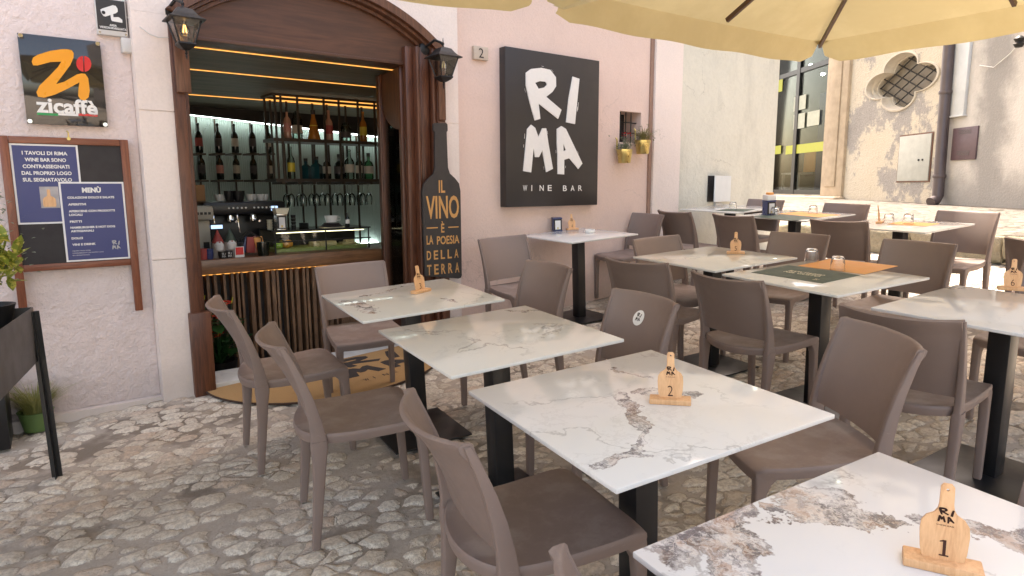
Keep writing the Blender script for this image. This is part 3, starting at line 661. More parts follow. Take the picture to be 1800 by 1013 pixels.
for k, xe in enumerate((.38, .58, .36)): text_fit(mb, ('I NOSTRI TAVOLI SONO', 'CONTRASSEGNATI COL NOSTRO LOGO', 'SUL SEGNATAVOLO')[k], pw*.1, pw*xe, ph*(.13-.028*k), ph*(.13-.028*k)+.005, f_)
rima(mb, lambda x, y, d: (x, -.0022, y), pw*.72, pw*.86, ph*.13, ph*.25, 0, 0)
mb.build('lettering', M['letter_white'], P2, smooth=0)
# ---- CCTV notice, junction box and cable
VV = .05
def cc_(x, y, v=VV): p = fac(150+x/9.206, y/9.206, v); return (p.x, p.z)
p, q = cc_(165, 560), cc_(660, -40); cx0, cx1, cz0, cz1 = cc_(200, 560)[0], cc_(670, 300)[0], cc_(400, 572)[1], cc_(400, -45)[1]
cs = thing('surveillance_sign', 'black and white camera surveillance sign in a clear box, high left of the lantern', 'sign', fat(cx0-.0, VV, cz0)); W_, H_ = cx1-cx0, cz1-cz0
mb = MB(); mb.box(0, W_, 0, .04, 0, H_, .004); mb.build('case', M['plas_grey'], cs)
mb = MB(); mb.box(.004, W_-.006, -.002, 0, H_*.13, H_*.93); mb.build('face', M['sign_black'], cs)
def cl(x, y): return ((x-195)/480*W_, H_*(.13+.80*(1-(y-30)/445)))
mb = MB(); fs = lambda x, y, d: (x, -.0035, y)
mb.poly([cl(*p) for p in [(270,195),(300,175),(470,105),(515,110),(540,145),(540,190),(510,215),(340,285),(310,280),(280,240)]], [], lambda x, y, d: (x, d, y), -.002, -.0035)
mb.poly([cl(*p) for p in [(420,240),(462,232),(465,280),(545,268),(600,300),(598,345),(440,338),(425,320)]], [], lambda x, y, d: (x, d, y), -.002, -.0035)
text_fit(mb, 'AREA', *[cl(390, 415)[0], cl(505, 415)[0], cl(390, 415)[1], cl(390, 385)[1]], fs, .03); text_fit(mb, 'VIDEOSORVEGLIATA', cl(235, 440)[0], cl(655, 440)[0], cl(0, 458)[1], cl(0, 425)[1], fs, .03)
mb.build('pictogram', M['letter_white'], cs, smooth=0)
mb = MB(); mb.lathe([(.001, -.005), (cl(30, 0)[0]-cl(0, 0)[0], -.005)], (cl(315, 230)[0], 0, cl(315, 230)[1]), 14, ax='Y'); mb.build('lens_mark', M['sign_black'], cs)
for x in (.012, W_-.012):
    for z in (.012, H_-.010): mb = MB(); mb.lathe([(.006, -.004), (.006, 0)], (x, 0, z), 10, ax='Y'); mb.build('screw', M['steel'], cs)
jx0, jx1, jz0, jz1 = cc_(600, 860, .04)[0], cc_(825, 860, .04)[0], cc_(700, 860, .04)[1], cc_(700, 615, .04)[1]
jb = thing('junction_box', 'small grey electrical box under the surveillance sign', 'box', fat(jx0, .04, jz0)); mb = MB(); mb.box(0, jx1-jx0, 0, .045, 0, jz1-jz0, .004); mb.build('body', M['plas_grey'], jb)
mb = MB(); mb.box(.004, jx1-jx0-.004, -.006, 0, .004, jz1-jz0-.004, .003); mb.build('lid', M['plas_grey'], jb)
mb = MB(); pts = [cc_(665, 270, .06)+(.06,), cc_(740, 340, .03)+(.03,), cc_(900, 450, -.026)+(-.026,), cc_(1050, 560, -.026)+(-.026,), cc_(1180, 608, -.026)+(-.026,), cc_(1400, 608, -.026)+(-.026,)]
mb.tube([(a, c, b) for a, b, c in pts], .0028, 6); p = cc_(745, 350, .07); mb.tube([(p[0], .075, p[1]), (p[0]-.002, .072, cc_(0, 600, .07)[1])], .004, 6)
tag(mb.build('cable', M['plas_grey'], None, FM), 'thin grey cable sagging from the surveillance sign to the left lantern', 'cable')
# ---- lanterns
def lantern(label, px, pyt, pyb, v, lit, side):
    p, q = fac(px, pyt, v), fac(px, pyb, v); H = p.z-q.z; L = thing('wall_lantern', label, 'lantern', fat(p.x, v, q.z), 'lanterns either side of the doorway')
    s = H/.30
    mb = MB(); zz = lambda z: z*s
    WS = 1.18
    def ring(h, z): return [(h*i*s*WS, h*j*s*WS, zz(z)) for i, j in ((-1,-1),(1,-1),(1,1),(-1,1))]
    mb.loft([ring(.012, .315), ring(.045, .30), ring(.062, .27), ring(.080, .245), ring(.108, .225), ring(.106, .217), ring(.086, .218)]); mb.build('hood', M['iron'], L, smooth=20)
    mb = MB()
    for i, j in ((-1,-1),(1,-1),(1,1),(-1,1)): mb.bar((i*.083*s*WS, j*.083*s*WS, zz(.22)), (i*.045*s*WS, j*.045*s*WS, zz(.055)), .009*s)
    mb.loft([ring(.052, .058), ring(.054, .048), ring(.040, .028), ring(.022, .014), ring(.014, .008)]); mb.lathe([(.012*s, zz(.008)), (.006*s, zz(-.005)), (.012*s, zz(-.014)), (.005*s, zz(-.024)), (.009*s, zz(-.034)), (.001, zz(-.06))], n=10)
    mb.build('cage', M['iron'], L, smooth=30); mb = MB(); mb.lathe([(.010*s, zz(.315)), (.006*s, zz(.335)), (.012*s, zz(.345)), (.005*s, zz(.36)), (.001, zz(.395))], n=10); mb.build('finial', M['iron'], L, smooth=30)
    mb = MB(); mb.loft([ring(.082, .219), ring(.044, .058)], cap=False); mb.build('pane', M['pane'], L, smooth=0)
    mb = MB(); mb.lathe([(.012*s, zz(.225)), (.014*s, zz(.20)), (.032*s, zz(.165)), (.036*s, zz(.145)), (.028*s, zz(.12)), (.001, zz(.11))], n=14); b = mb.build('bulb', M['glass'], L)
    mb = MB()
    for k in range(4): a_ = k*pi/2+.4; mb.tube([(.006*s*cos(a_), .006*s*sin(a_), zz(.19)), (.016*s*cos(a_), .016*s*sin(a_), zz(.135))], .0022*s, 5)
    mb.build('filament', M['filament'] if lit else M['brass'], b)
    mb = MB(); w_ = -v-.03; a0 = side*.085*s
    mb.tube([(0, 0, zz(.335)), (0, .03, zz(.36)), (a0*.3, w_*.5, zz(.39)), (a0*.6, w_, zz(.35))], .012*s, 8); mb.lathe([(.03*s, w_+.012), (.055*s, w_+.02), (.06*s, w_+.045)], (a0*.6, 0, zz(.33)), 16, ax='Y'); mb.build('bracket', M['iron'], L)
    return L
lantern('left black lantern, its bulb glowing amber, by the camera sign', 322, 17, 90, -.20, True, -1)
lantern('right black lantern with an unlit bulb, above the bottle-shaped sign', 779, 86, 146, -.20, False, -1)
# red shade cloth seen through left lantern is its inner tint -> small red disc behind the bulb is omitted
# ---- two brass wall pots by the window
def sprigs(mb, n, r, h, wd, rnd, lean=.5, z0=0, cx=0, cy=0):
    for _ in range(n):
        a_ = rnd.uniform(0, 2*pi); l = rnd.uniform(.3, 1)*lean; hh = h*rnd.uniform(.55, 1.05); b_ = rnd.uniform(0, r); x, y = cx+b_*cos(a_), cy+b_*sin(a_); w_ = wd*rnd.uniform(.6, 1.2)
        P = [(x+hh*l*cos(a_)*t_**1.8, y+hh*l*sin(a_)*t_**1.8, z0+hh*(t_-.35*l*t_*t_)) for t_ in (0, .35, .7, 1)]
        dx, dy = -sin(a_)*w_/2, cos(a_)*w_/2
        V = []; 
        for i, p in enumerate(P): k = (1, 1, .8, .05)[i]; V += [(p[0]-dx*k, p[1]-dy*k, p[2]), (p[0]+dx*k, p[1]+dy*k, p[2])]
        mb.add(V, [(0, 1, 3, 2), (2, 3, 5, 4), (4, 5, 7, 6)])
def leaves(mb, pts, rnd, size, fold=.15, up=.4):
    for p in pts:
        s = size*rnd.uniform(.6, 1.2); d = Vector((rnd.uniform(-1, 1), rnd.uniform(-1, 1), rnd.uniform(-.4, 1)*up*2)).normalized(); sd_ = d.cross(Vector((0, 0, 1)))
        sd_ = sd_.normalized() if sd_.length > .1 else Vector((1, 0, 0)); nn = sd_.cross(d); P = Vector(p)
        mb.add([P, P+d*s*.35+sd_*s*.24+nn*s*fold, P+d*s*.7+sd_*s*.2+nn*s*fold*.6, P+d*s, P+d*s*.7-sd_*s*.2+nn*s*fold*.6, P+d*s*.35-sd_*s*.24+nn*s*fold, P+d*s*.35, P+d*s*.7],
               [(0, 1, 6), (1, 2, 7, 6), (2, 3, 7), (3, 4, 7), (4, 5, 6, 7), (5, 0, 6)])
def wallpot(label, pxc, pt, pb, v, red):
    p, q = fac(pxc, pt, v), fac(pxc, pb, v); H = p.z-q.z; L = thing('hanging_pot', label, 'plant pot', fat(p.x, v, q.z), 'brass pots hung beside the small barred window')
    mb = MB(); r1, r0 = .080, .058; mb.lathe([(r0*.2, 0), (r0, 0), (r0+.005, .008), ((r0+r1)/2, H*.5), ((r0+r1)/2+.003, H*.55), (r1-.004, H*.8), (r1-.001, H*.82), (r1, H), (r1-.006, H), (r1-.01, H*.9), (.001, H*.9)], n=28); mb.build('pot', M['brass'], L)
    mb = MB(); mb.bar((-.05, -v*.3, H*.9), (-.05, .065-v-.01, H*1.0), .015, .003); mb.tube([(-.055, .05, H*.9), (-.055, .055, H*1.75), (-.055, .07, H*1.85)], .008, 8); mb.build('hook', M['brass'], L)
    rnd = random.Random(5+red); mb = MB(); sprigs(mb, 90, .06, .20 if not red else .13, .006, rnd, 1.2, H*.88); leaves(mb, [(rnd.gauss(0, .045), rnd.gauss(0, .045), H*.9+abs(rnd.gauss(.05, .04))) for _ in range(150)], rnd, .028)
    mb.build('plant', M['sprig'] if not red else M['greyleaf'], L)
    if red:
        mb = MB(); leaves(mb, [(rnd.gauss(.0, .02), rnd.gauss(-.02, .02), H*.9+.15+rnd.gauss(0, .012)) for _ in range(14)], rnd, .03); mb.build('flower', M['redfl'], L)
wallpot('lower left brass pot with a small red flower under the barred window', 1098, 263, 287, -.03, 1)
wallpot('upper right brass pot with dry wispy plant beside the barred window', 1130, 247, 271, -.03, 0)
# ---- meter hatch on the grey wall
M['hatch_pale'] = simple('pale_hatch', (.66, .69, .70), .6, .08)
p, q = fac(1245, 309, .08), fac(1282, 354, .08); mh = thing('meter_hatch', 'pale metal meter hatch standing slightly open on the grey wall', 'hatch', fat(p.x, CV, q.z)); W_, H_ = q.x-p.x, p.z-q.z
mb = MB(); mb.box(0, W_, -.005, 0, 0, H_); mb.build('recess_shade_plate', M['chalk'], mh)  # flat black plate on the wall, shade of the hatch opening put into its colour
mb = MB(); mb.bar((W_*.02, -.09, H_*.5), (W_, -.012, H_*.5), .01, H_); mb.build('door', M['hatch_pale'], mh)
mb = MB(); mb.box(W_*.3, W_*.6, -.03, 0, -.09, -.01, .006); mb.build('valve', M['plas_grey'], mh)
# ================================================================== FAR BUILDING ACROSS THE STREET
WD = Vector((.5, .87, 0)).normalized(); WP = Vector((13.1, 4.85, 0)); WN = Vector((WD.y, -WD.x, 0))     # WN points into the wall
WM = Matrix.Translation(WP) @ Matrix(((WD.x, WN.x, 0), (WD.y, WN.y, 0), (0, 0, 1))).to_4x4()
WI = WM.inverted()
def far(px, py, v=0.0):
    o = WI @ CAM; d = WI.to_3x3() @ ray(px, py); t = (v-o.y)/d.y
    return o+d*t
t = NT('weathered_wall'); a = t.noise(9, 8, .7); b = t.noise(.75, 7, .65, co=t.mapv(loc=(4, 0, 2))); f2 = t.noise(30, 5, .7)
c = t.mix(t.noise(.9, 5, .6), (.46, .40, .30), (.55, .50, .42)); c = t.mix(t.ss(a, .52, .66, 0, .35), c, (.38, .31, .22))
c = t.mix(t.ss(t.math('ADD', b, t.math('MULTIPLY', t.math('SUBTRACT', a, .5), .25)), .525, .565, 0, .75), c, (.25, .24, .24)); c = t.mix(t.ss(t.math('ADD', f2, t.math('MULTIPLY', b, .8)), .98, 1.06, 0, .6), c, (.22, .20, .18))
t.set(Base_Color=c, Roughness=.95); t.bump(t.math('ADD', a, f2), .8, .03); M['far_wall'] = t.m
t = NT('stained_wall'); sx = t.n('ShaderNodeSeparateXYZ'); t.L(t.tc.outputs['Object'], sx.inputs[0])
p1 = far(1740, 250); band = t.math('ABSOLUTE', t.math('ADD', t.math('SUBTRACT', sx.outputs[0], p1.x), t.math('MULTIPLY', t.math('SUBTRACT', t.noise(1.4, 6, .65), .5), 1.1)))
c = t.mix(t.noise(.8, 5), (.44, .40, .36), (.55, .52, .48)); stn = t.math('MAXIMUM', t.ss(band, .1, .55, .8, 0), t.ss(t.math('ADD', sx.outputs[2], t.math('MULTIPLY', t.noise(2, 5, .6), .9)), 1.75, 2.35, .75, 0))
c = t.mix(stn, c, (.20, .19, .18)); c = t.mix(t.ss(t.noise(26, 6, .7), .5, .7, 0, .3), c, (.42, .38, .33)); t.set(Base_Color=c, Roughness=.95); t.bump(t.noise(24, 7, .7), .7, .02); M['far_wall2'] = t.m
M['far_stone'] = simple('door_surround_stone', (.40, .32, .23), .9, .35, 5, 0, .6, 30, .01)
M['far_white'] = simple('whitewashed_board', (.50, .51, .51), .8, .25, 4, 0, .4, 25, .006)
M['hatch_grey'] = simple('weathered_hatch', (.38, .385, .35), .8, .22, 6, 0, .4, 30, .004)
M['plum'] = simple('plum_metal', (.10, .062, .068), .5, .2, 8)
M['pipe'] = simple('pipe_brown', (.085, .065, .065), .4, .2, 5, .2)
fbld = thing('street_building', 'weathered cream building across the upper street, with flaking plaster', 'building', WM.copy())
ZB = 1.0
d0 = far(1357, 340); d1 = far(1450, 340); j1 = far(1484, 340); pipeU = far(1652, 250).x
u_end = far(1795, 250).x
dz = far(1400, 342).z; dtop = far(1459, 100).z+1.2
q0 = far(1563, 140); QU = (far(1560, 137).x+far(1646, 132).x)/2-.0; QUL, QUR = far(1526, 137).x, far(1649, 132).x
QZ = (far(1610, 90).z+far(1610, 188).z)/2; qc = far(1604, 139); QR = abs(QUL-QUR)/2*.60
QU = (QUL+QUR)/2; half = abs(QUL-QUR)/2; HZ = (far(1605, 88).z-far(1605, 189).z)/2; QZ = (far(1605, 88).z+far(1605, 189).z)/2
def quatre(s, n=14):
    o = []; lobe = .47
    for k, (cx, cz) in enumerate(((1, 0), (0, 1), (-1, 0), (0, -1))):
        a0 = k*pi/2
        for i in range(n+1):
            a_ = a0-pi*.544+1.088*pi*i/n
            o.append((QU+half*s*(cx*(1-lobe)+lobe*cos(a_)), QZ+HZ*s*(cz*(1-lobe)+lobe*sin(a_))))
    return o
uw0, uw1 = far(1459, 250).x, pipeU-.02   # smaller u is nearer the camera side? handled by sort
ua, ub = sorted((uw0, uw1))
mb = MB(); mb.poly([(ua, ZB-.3), (ub, ZB-.3), (ub, 9.5), (ua, 9.5)], [quatre(1.0)], lambda x, y, d: (x, d, y), .5, 0); mb.build('wall', M['far_wall'], fbld, smooth=20)
uc = sorted((pipeU-.02, -6.5)); mb = MB(); mb.box(uc[0]-8, uc[1]-.001, 0, .5, ZB-.3, 9.5); mb.build('wall', M['far_wall2'], fbld)
ud0, ud1 = sorted((far(1338, 250).x, uw0)); mb = MB(); mb.box(ud0, ud1, 0, .5, dtop, 9.5); mb.box(ud0, ud1+.1, -.02, .5, ZB-.3, dz); mb.box(ud1, ud1+12, 0, .5, ZB-.3, 9.5); mb.build('wall', M['far_wall'], fbld)
mb = MB()
# moulded reveal of the quatrefoil
rings = []
for s, d in ((1.06, -.0), (1.05, -.025), (1.0, -.03), (.985, .02), (.98, .09), (.94, .11), (.93, .17), (.90, .18), (.90, .30)): rings.append([(x, d, y) for x, y in quatre(s)])
mb.loft(rings, cap=False); mb.build('quatrefoil_moulding', plaster('quatrefoil_stone', (.50, .45, .37), 20, .6, .01, .5, base=False), fbld, smooth=50)
mb = MB(); mb.box(QU-half*1.1, QU+half*1.1, .27, .31, QZ-HZ*1.1, QZ+HZ*1.1); mb.build('window_back', simple('window_net', (.20, .17, .13), .7, .2, 4), fbld)
mb = MB()
for k in range(-4, 5):
    for sgn in (-1, 1):
        c_ = k*half*.42; L_ = half*1.3
        x0_, x1_ = c_-L_*.7, c_+L_*.7; lim = half*.86; k0, k1 = max(0, (-lim-x0_)/(x1_-x0_)), min(1, (lim-x0_)/(x1_-x0_))
        if k1 > k0: mb.tube([(QU+x0_+(x1_-x0_)*kk, .20, QZ+sgn*HZ*.86*(2*kk-1)) for kk in (k0, k1)], .014, 5)
mb.build('window_lattice', M['iron'], fbld)
# door surround and sill
x0_, x1_ = sorted((far(1452, 250).x, far(1489, 250).x)); mb = MB(); mb.box(x0_, x1_, -.07, .3, ZB-.2, 9, .01); mb.box(x0_+.25, x1_-.2, -.1, -.07, dz+.2, 9, .01); mb.build('door_surround', M['far_stone'], fbld)
x0_, x1_ = sorted((far(1340, 345).x, far(1486, 345).x)); mb = MB(); mb.box(x0_, x1_, -.28, .0, dz-.20, dz-.03, .03); mb.box(x0_, x1_, -.2, -.02, ZB-.2, dz-.2); mb.build('door_sill', M['far_stone'], fbld, smooth=50)
# shop front
sh = [far(1338, 250).x, far(1456, 250).x]; s0, s1 = sorted(sh)
mb = MB(); fr = .10
for (a_, b_) in ((s0, s0+fr), (s1-fr, s1)): mb.box(a_, b_, .18, .28, dz, dtop)
um_ = far(1385, 250).x; mb.box(um_-.08, um_+.08, .18, .28, dz, dtop)
for z in (dz, far(1425, 118).z, dtop-.1): mb.box(s0+.1, s1-.1, .19, .27, z, z+.12)
mb.build('shop_frame', M['blackmetal'], fbld)
mb = MB(); mb.box(s0, s1, .22, .24, dz, dtop); mb.build('shop_pane', M['darkpane'], fbld)
M['yellow'] = simple('yellow_strip', (.36, .37, .03), .5, .05); M['posters'] = simple('shop_notice', (.42, .43, .34), .7, .25, 8); M['shopwall'] = simple('shop_wall', (.17, .18, .15), .8, .4, 1.0); M['shopblue'] = simple('shop_blue_panel', (.02, .028, .07), .7, .3, 1)
for (xa, xb_, ya, yb) in ((1381, 1453, 272, 257), (1357, 1373, 272, 259)):
    a_, b_ = far(xa, ya, .21), far(xb_, yb, .21); mb = MB(); xx = sorted((a_.x, b_.x)); mb.box(xx[0], xx[1], .205, .212, min(a_.z, b_.z), min(a_.z, b_.z)+.23); mb.build('window_strip', M['yellow'], fbld)
for (xa, xb_, ya, yb) in ((1394.5, 1417, 196, 166), (1394, 1415, 228, 198), (1418, 1441, 223, 193), (1366, 1376, 163, 135)):
    a_, b_ = far(xa, ya, .2), far(xb_, yb, .2); mb = MB(); xx = sorted((a_.x, b_.x)); zz = sorted((a_.z, b_.z)); mb.box(xx[0], xx[1], .2, .208, zz[0], zz[1]); mb.build('window_notice', M['posters'] if ya != 163 else M['yellow'], fbld)
mb = MB(); mb.box(s0-.5, s1+.5, 3.0, 3.1, ZB, 6.5); mb.box(s0-.5, s1+.5, .5, 3.1, 6.2, 6.4); mb.box(s0-.6, s0-.5, .5, 3.1, ZB, 6.5); mb.box(s1+.5, s1+.6, .5, 3.1, ZB, 6.5); mb.box(s0-.5, s1+.5, .3, 3.1, ZB, dz+.0); mb.build('shop_interior', M['shopwall'], fbld)
mb = MB(); a_, b_ = far(1436, 250, 1.0), far(1454, 250, 1.0); xx = sorted((a_.x, b_.x)); mb.box(xx[0], xx[1], 1.0, 1.1, dz, far(1440, 165, 1.0).z); mb.build('shop_panel', M['shopblue'], fbld)
for (px, py) in ((1425, 114), (1446, 130)): a_ = far(px, py, .9); mb = MB(); mb.lathe([(.001, -.05), (.05, 0), (.001, .03)], tuple(a_), 10); mb.build('shop_spotlight', M['spot'], fbld)
ch_ = far(1423, 300, 1.2); oc = thing('office_chair', 'orange office chair behind the shop window across the street', 'chair', WM @ Matrix.Translation((ch_.x, 1.2, dz)))
mb = MB(); hb = far(1423, 270, 1.2).z-dz; lb = far(1423, 303, 1.2).z-dz; mb.box(-.30, .30, -.04, .04, lb, hb+.2, .04); mb.build('backrest', M['mat_orange'], oc)
mb = MB(); mb.box(-.28, .28, 0, .5, lb-.12, lb-.03, .03); mb.tube([(0, .25, .1), (0, .25, lb-.1)], .03); mb.box(-.3, .3, .2, .3, 0, .06, .02); mb.build('seat', M['iron'], oc)
tb = thing('shop_table', 'small grey table behind the shop window across the street', 'table', WM @ Matrix.Translation((ch_.x-.05, .75, dz))); mb = MB(); tz = far(1420, 303, .75).z-dz; mb.box(-.5, .45, -.2, .25, tz-.05, tz); 
for x in (-.45, .4): mb.box(x-.03, x+.03, -.17, -.11, 0, tz-.05)
mb.build('frame', M['plas_grey'], tb)
# drainpipe, panels
pt = far(1667, 60, -.12); pb_ = far(1647, 362, -.12); dp = thing('drainpipe', 'dark brown drainpipe running down the weathered building', 'drainpipe', WM @ Matrix.Translation((pb_.x, -.12, 0)))
r_ = .095; mb = MB(); zt_ = 6.0; zb_ = far(1647, 356, -.12).z; mb.tube([(pt.x-pb_.x, 0, zt_), (0, 0, zb_+.12), (-.02, -.06, zb_+.04), (-.04, -.16, zb_-.0)], r_, 14); mb.build('pipe', M['pipe'], dp)
for py in (310, 165): z = far(1650, py, -.12).z; k = (z-zb_)/(zt_-zb_); mb = MB(); mb.lathe([(r_+.012, z-.03), (r_+.02, z), (r_+.012, z+.03)], ((pt.x-pb_.x)*k, 0, 0), 16); mb.build('collar', M['pipe'], dp)
def fpanel(name, label, cat, xs_, ys_, m, th=.03, extra=None):
    a_, b_ = far(xs_[0], ys_[1]), far(xs_[1], ys_[0]); u0_, u1_ = sorted((a_.x, b_.x)); z0_, z1_ = sorted((far((xs_[0]+xs_[1])/2, ys_[1]).z, far((xs_[0]+xs_[1])/2, ys_[0]).z))
    T_ = thing(name, label, cat, WM @ Matrix.Translation((u0_, 0, z0_))); mb = MB(); mb.box(0, u1_-u0_, -th, 0, 0, z1_-z0_, .006); mb.build('plate', m, T_)
    return T_, u1_-u0_, z1_-z0_
T_, W_, H_ = fpanel('wall_hatch', 'large square grey service hatch left of the drainpipe', 'hatch', (1578, 1640), (238, 318), M['hatch_grey'])
mb = MB(); mb.box(-.03, W_+.03, -.012, 0, -.03, H_+.03); mb.build('rim', M['trim_wood'], T_)
mb = MB()
for k in range(2): mb.lathe([(.02, -.045), (.02, -.03)], (W_*(.2+.12*k), 0, H_*.45), 8, ax='Y')
mb.build('lock', M['iron'], T_)
T_, W_, H_ = fpanel('vent_plate', 'small dark plum metal plate with slots right of the drainpipe', 'vent', (1673, 1722), (224, 281), M['plum'])
mb = MB()
for z in (.15, .2, .25, .8, .85, .9): mb.box(W_*.25, W_*.75, -.036, -.03, H_*z, H_*z+.012)
mb.build('slots', M['pipe'], T_)
T_, W_, H_ = fpanel('wall_board', 'tall whitewashed board fixed high right of the drainpipe', 'board', (1671, 1712), (60, 202), M['far_white'], .06)
mb = MB(); mb.box(-.02, W_+.02, -.08, 0, -.03, -.001, .005); mb.build('ledge', M['far_white'], T_)
mb = MB(); p_, q_ = far(1722, 115, -.02), far(1775, 95, -.02); mb.tube([tuple(p_), tuple((p_+q_)/2-Vector((0, 0, .12))), tuple(q_), tuple(far(1798, 68, -.05))], .006, 5)
tag(mb.build('wire', M['white'], None, WM), 'thin pale wire looping across the stained wall at far right', 'wire')
c_ = far(1797, 74, -.15); cm_ = thing('wall_bracket', 'dark metal insulator bracket high on the far right wall', 'bracket', WM @ Matrix.Translation(c_)); mb = MB(); mb.bar((0, .15, 0), (0, -.05, 0), .04); mb.lathe([(.05, -.08), (.08, -.03), (.05, 0), (.08, .05), (.03, .09)], (0, -.05, 0), 12); mb.build('insulator', M['iron'], cm_)
# ================================================================== BAR INTERIOR
ctr = thing('bar_counter', 'wooden bar counter fronted with vertical slats inside the doorway', 'counter', fat(-.6, .85, 0)); CT = .93
mb = MB(); mb.box(0, 3.95, -.03, .62, CT-.115, CT, .006); mb.build('worktop', M['counter_wood'], ctr)
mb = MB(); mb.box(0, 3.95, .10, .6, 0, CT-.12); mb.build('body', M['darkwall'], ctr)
mb = MB(); mb.box(.05, 3.9, .05, .06, CT-.13, CT-.122); mb.build('light_strip', M['led'], ctr)
for a_, b_ in ((0, .96), (2.12, 3.95)): mb = MB(); mb.box(a_, b_, .03, .09, 0, CT-.12); mb.build('front_panel', M['slat_wood'], ctr)
rnd = random.Random(11); mb = MB(); u = 1.0
while u < 2.1: w_ = rnd.choice((.018, .022, .03)); mb.box(u, u+w_, .0+rnd.uniform(0, .03), .09, 0, CT-.125); u += w_+rnd.choice((.018, .03, .045))
mb.build('slats', M['slat_wood'], ctr).__setitem__('kind', 'stuff')
def inn(px, py, v): return fac(px, py, v)
def at_i(name, label, cat, px, py, v, group=None, rz=0): p = fac(px, py, v); return thing(name, label, cat, fat(p.x, v, p.z, rz), group)
def on_ctr(name, label, cat, px, v=1.0, group=None, rz=0, z=CT): p = fac(px, 440, v); return thing(name, label, cat, fat(p.x, v, z, rz), group)
PXM = lambda v: 1/ (fac(451, 400, v).x-fac(450, 400, v).x)      # pixels per metre along the facade direction
# wine bottles on the back wall
M['lab_red'] = simple('label_red', (.35, .06, .05), .6, .2); M['lab_white'] = simple('label_cream', (.55, .5, .42), .6, .2); M['lab_pink'] = simple('label_pink', (.5, .22, .18), .6, .2); M['lab_dark'] = simple('label_dark', (.06, .05, .05), .6, .3); M['lab_yel'] = simple('label_yellow', (.62, .48, .03), .5, .1); M['lab_teal'] = simple('label_teal', (.02, .10, .11), .5, .2)
def bottle_parts(T_, h, r, m, lab, style='wine', lz=(.22, .5)):
    pr = {'wine': [(r*.9, 0), (r, .01), (r, h*.56), (r*.85, h*.64), (r*.36, h*.74), (r*.33, h*.93), (r*.4, h*.94), (r*.4, h*.985), (r*.3, h), (.001, h)],
          'round': [(r*.9, 0), (r, .01), (r, h*.52), (r*.8, h*.64), (r*.3, h*.72), (r*.28, h*.86), (.001, h*.86)],
          'cone': [(r, 0), (r*1.02, .01), (r*.5, h*.62), (r*.3, h*.75), (r*.3, h*.88), (.001, h*.88)],
          'jar': [(r, 0), (r, h*.7), (r*.7, h*.8), (r*.6, h*.95), (.001, h*.95)],
          'square': [(r*1.05, 0), (r*1.05, h*.6), (r*.5, h*.68), (r*.35, h*.72), (r*.35, h*.86), (.001, h*.86)]}[style]
    n = 18 if style != 'square' else 4; mb = MB(); mb.lathe(pr, n=n); mb.build('glass', m, T_, smooth=40)
    mb = MB(); k = 1.012 if style != 'square' else 1.03
    rr = (lambda z: r*(1 if style != 'cone' else (1.02-.52*z/.62)))
    a_ = lz; mb.lathe([(rr(a_[0])*k, h*a_[0]), (rr(a_[1])*k, h*a_[1])], n=n, cap=False); mb.build('label_wrap', lab, T_)
    if style != 'wine': mb = MB(); mb.lathe([(r*.36, h*.86), (r*.38, h), (.001, h)], n=12); mb.build('stopper', M['iron'], T_)
rows = [(255, (351, 385, 414, 445, 473), 'upper'), (302, (356, 388, 417, 447, 476), 'lower')]
labs = {'upper': ['lab_red', 'lab_dark', 'lab_white', 'lab_dark', 'lab_white'], 'lower': ['lab_dark', 'lab_pink', 'lab_white', 'lab_dark', 'lab_white']}
ordw = ['leftmost', 'second from left', 'middle', 'second from right', 'rightmost']
VB = 2.92
for py, xs_, rn in rows:
    for i, px in enumerate(xs_):
        p = fac(px, py+14, VB); d_ = {'lab_red': 'red', 'lab_dark': 'black', 'lab_white': 'cream', 'lab_pink': 'pink'}[labs[rn][i]]
        b_ = thing('wine_bottle', f'{d_}-labelled wine bottle, {ordw[i]} of the {rn} row on the back wall', 'bottle', fat(p.x, VB, p.z), 'wine bottles held on the lit back wall')
        bottle_parts(b_, .305, .037, M['darkglass'], M[labs[rn][i]])
        mb = MB(); mb.box(p.x-.05, p.x+.05, VB-.05, VB+.22, p.z-.022, p.z-.004); tag(mb.build('bottle_ledge', M['brown_metal'], None, FM), f'small metal ledge under the {ordw[i]} bottle of the {rn} row', 'shelf', 'little ledges under the wall bottles')
for k, px in enumerate((346, 378, 409, 440, 469, 498, 526)):
    p = fac(px, 230, 3.14); mb = MB(); mb.box(p.x-.008, p.x+.008, 3.13, 3.15, .9 if k < 5 else .7, 2.3); mb.build('wall_rod', M['brown_metal'], bb)
for px in (553, 580, 606, 630): p = fac(px, 340, 3.14); mb = MB(); mb.box(p.x-.010, p.x+.010, 3.13, 3.15, .7, 2.3); mb.build('wall_rod', M['brown_metal'], bb)
# hanging rack
RV0, RV1 = 1.75, 2.05
ru0 = fac(483, 250, RV0).x; ru1 = fac(700, 250, RV0).x; zs1 = fac(560, 247, RV0).z; zs2 = fac(560, 316, RV0).z; zr = fac(560, 172, RV0).z
rack = thing('hanging_rack', 'brown metal ceiling rack with two shelves of liquor above the counter', 'shelf', fat(ru0, RV0, 0)); RL = ru1-ru0
mb = MB()
for z in (zr,):
    for v in (0, .3): mb.bar((0, v, z), (RL, v, z), .022)
    for u_ in (0, RL): mb.bar((u_, 0, z), (u_, .3, z), .022)
pxs = [487, 497, 526, 572, 598, 631, 660, 690]
for px in pxs:
    u_ = fac(px, 250, RV0).x-ru0
    if u_ < 0: u_ = 0
    for v in (0, .3): mb.bar((u_, v, zs2), (u_, v, zr), .018)
for v in (0, .3): mb.bar((RL, v, zs2), (RL, v, zr), .018)
for k in range(3): u_ = RL*(.15+.35*k); mb.bar((u_, .15, zr), (u_, .15, 2.458), .018)
mb.build('frame', M['brown_metal'], rack)
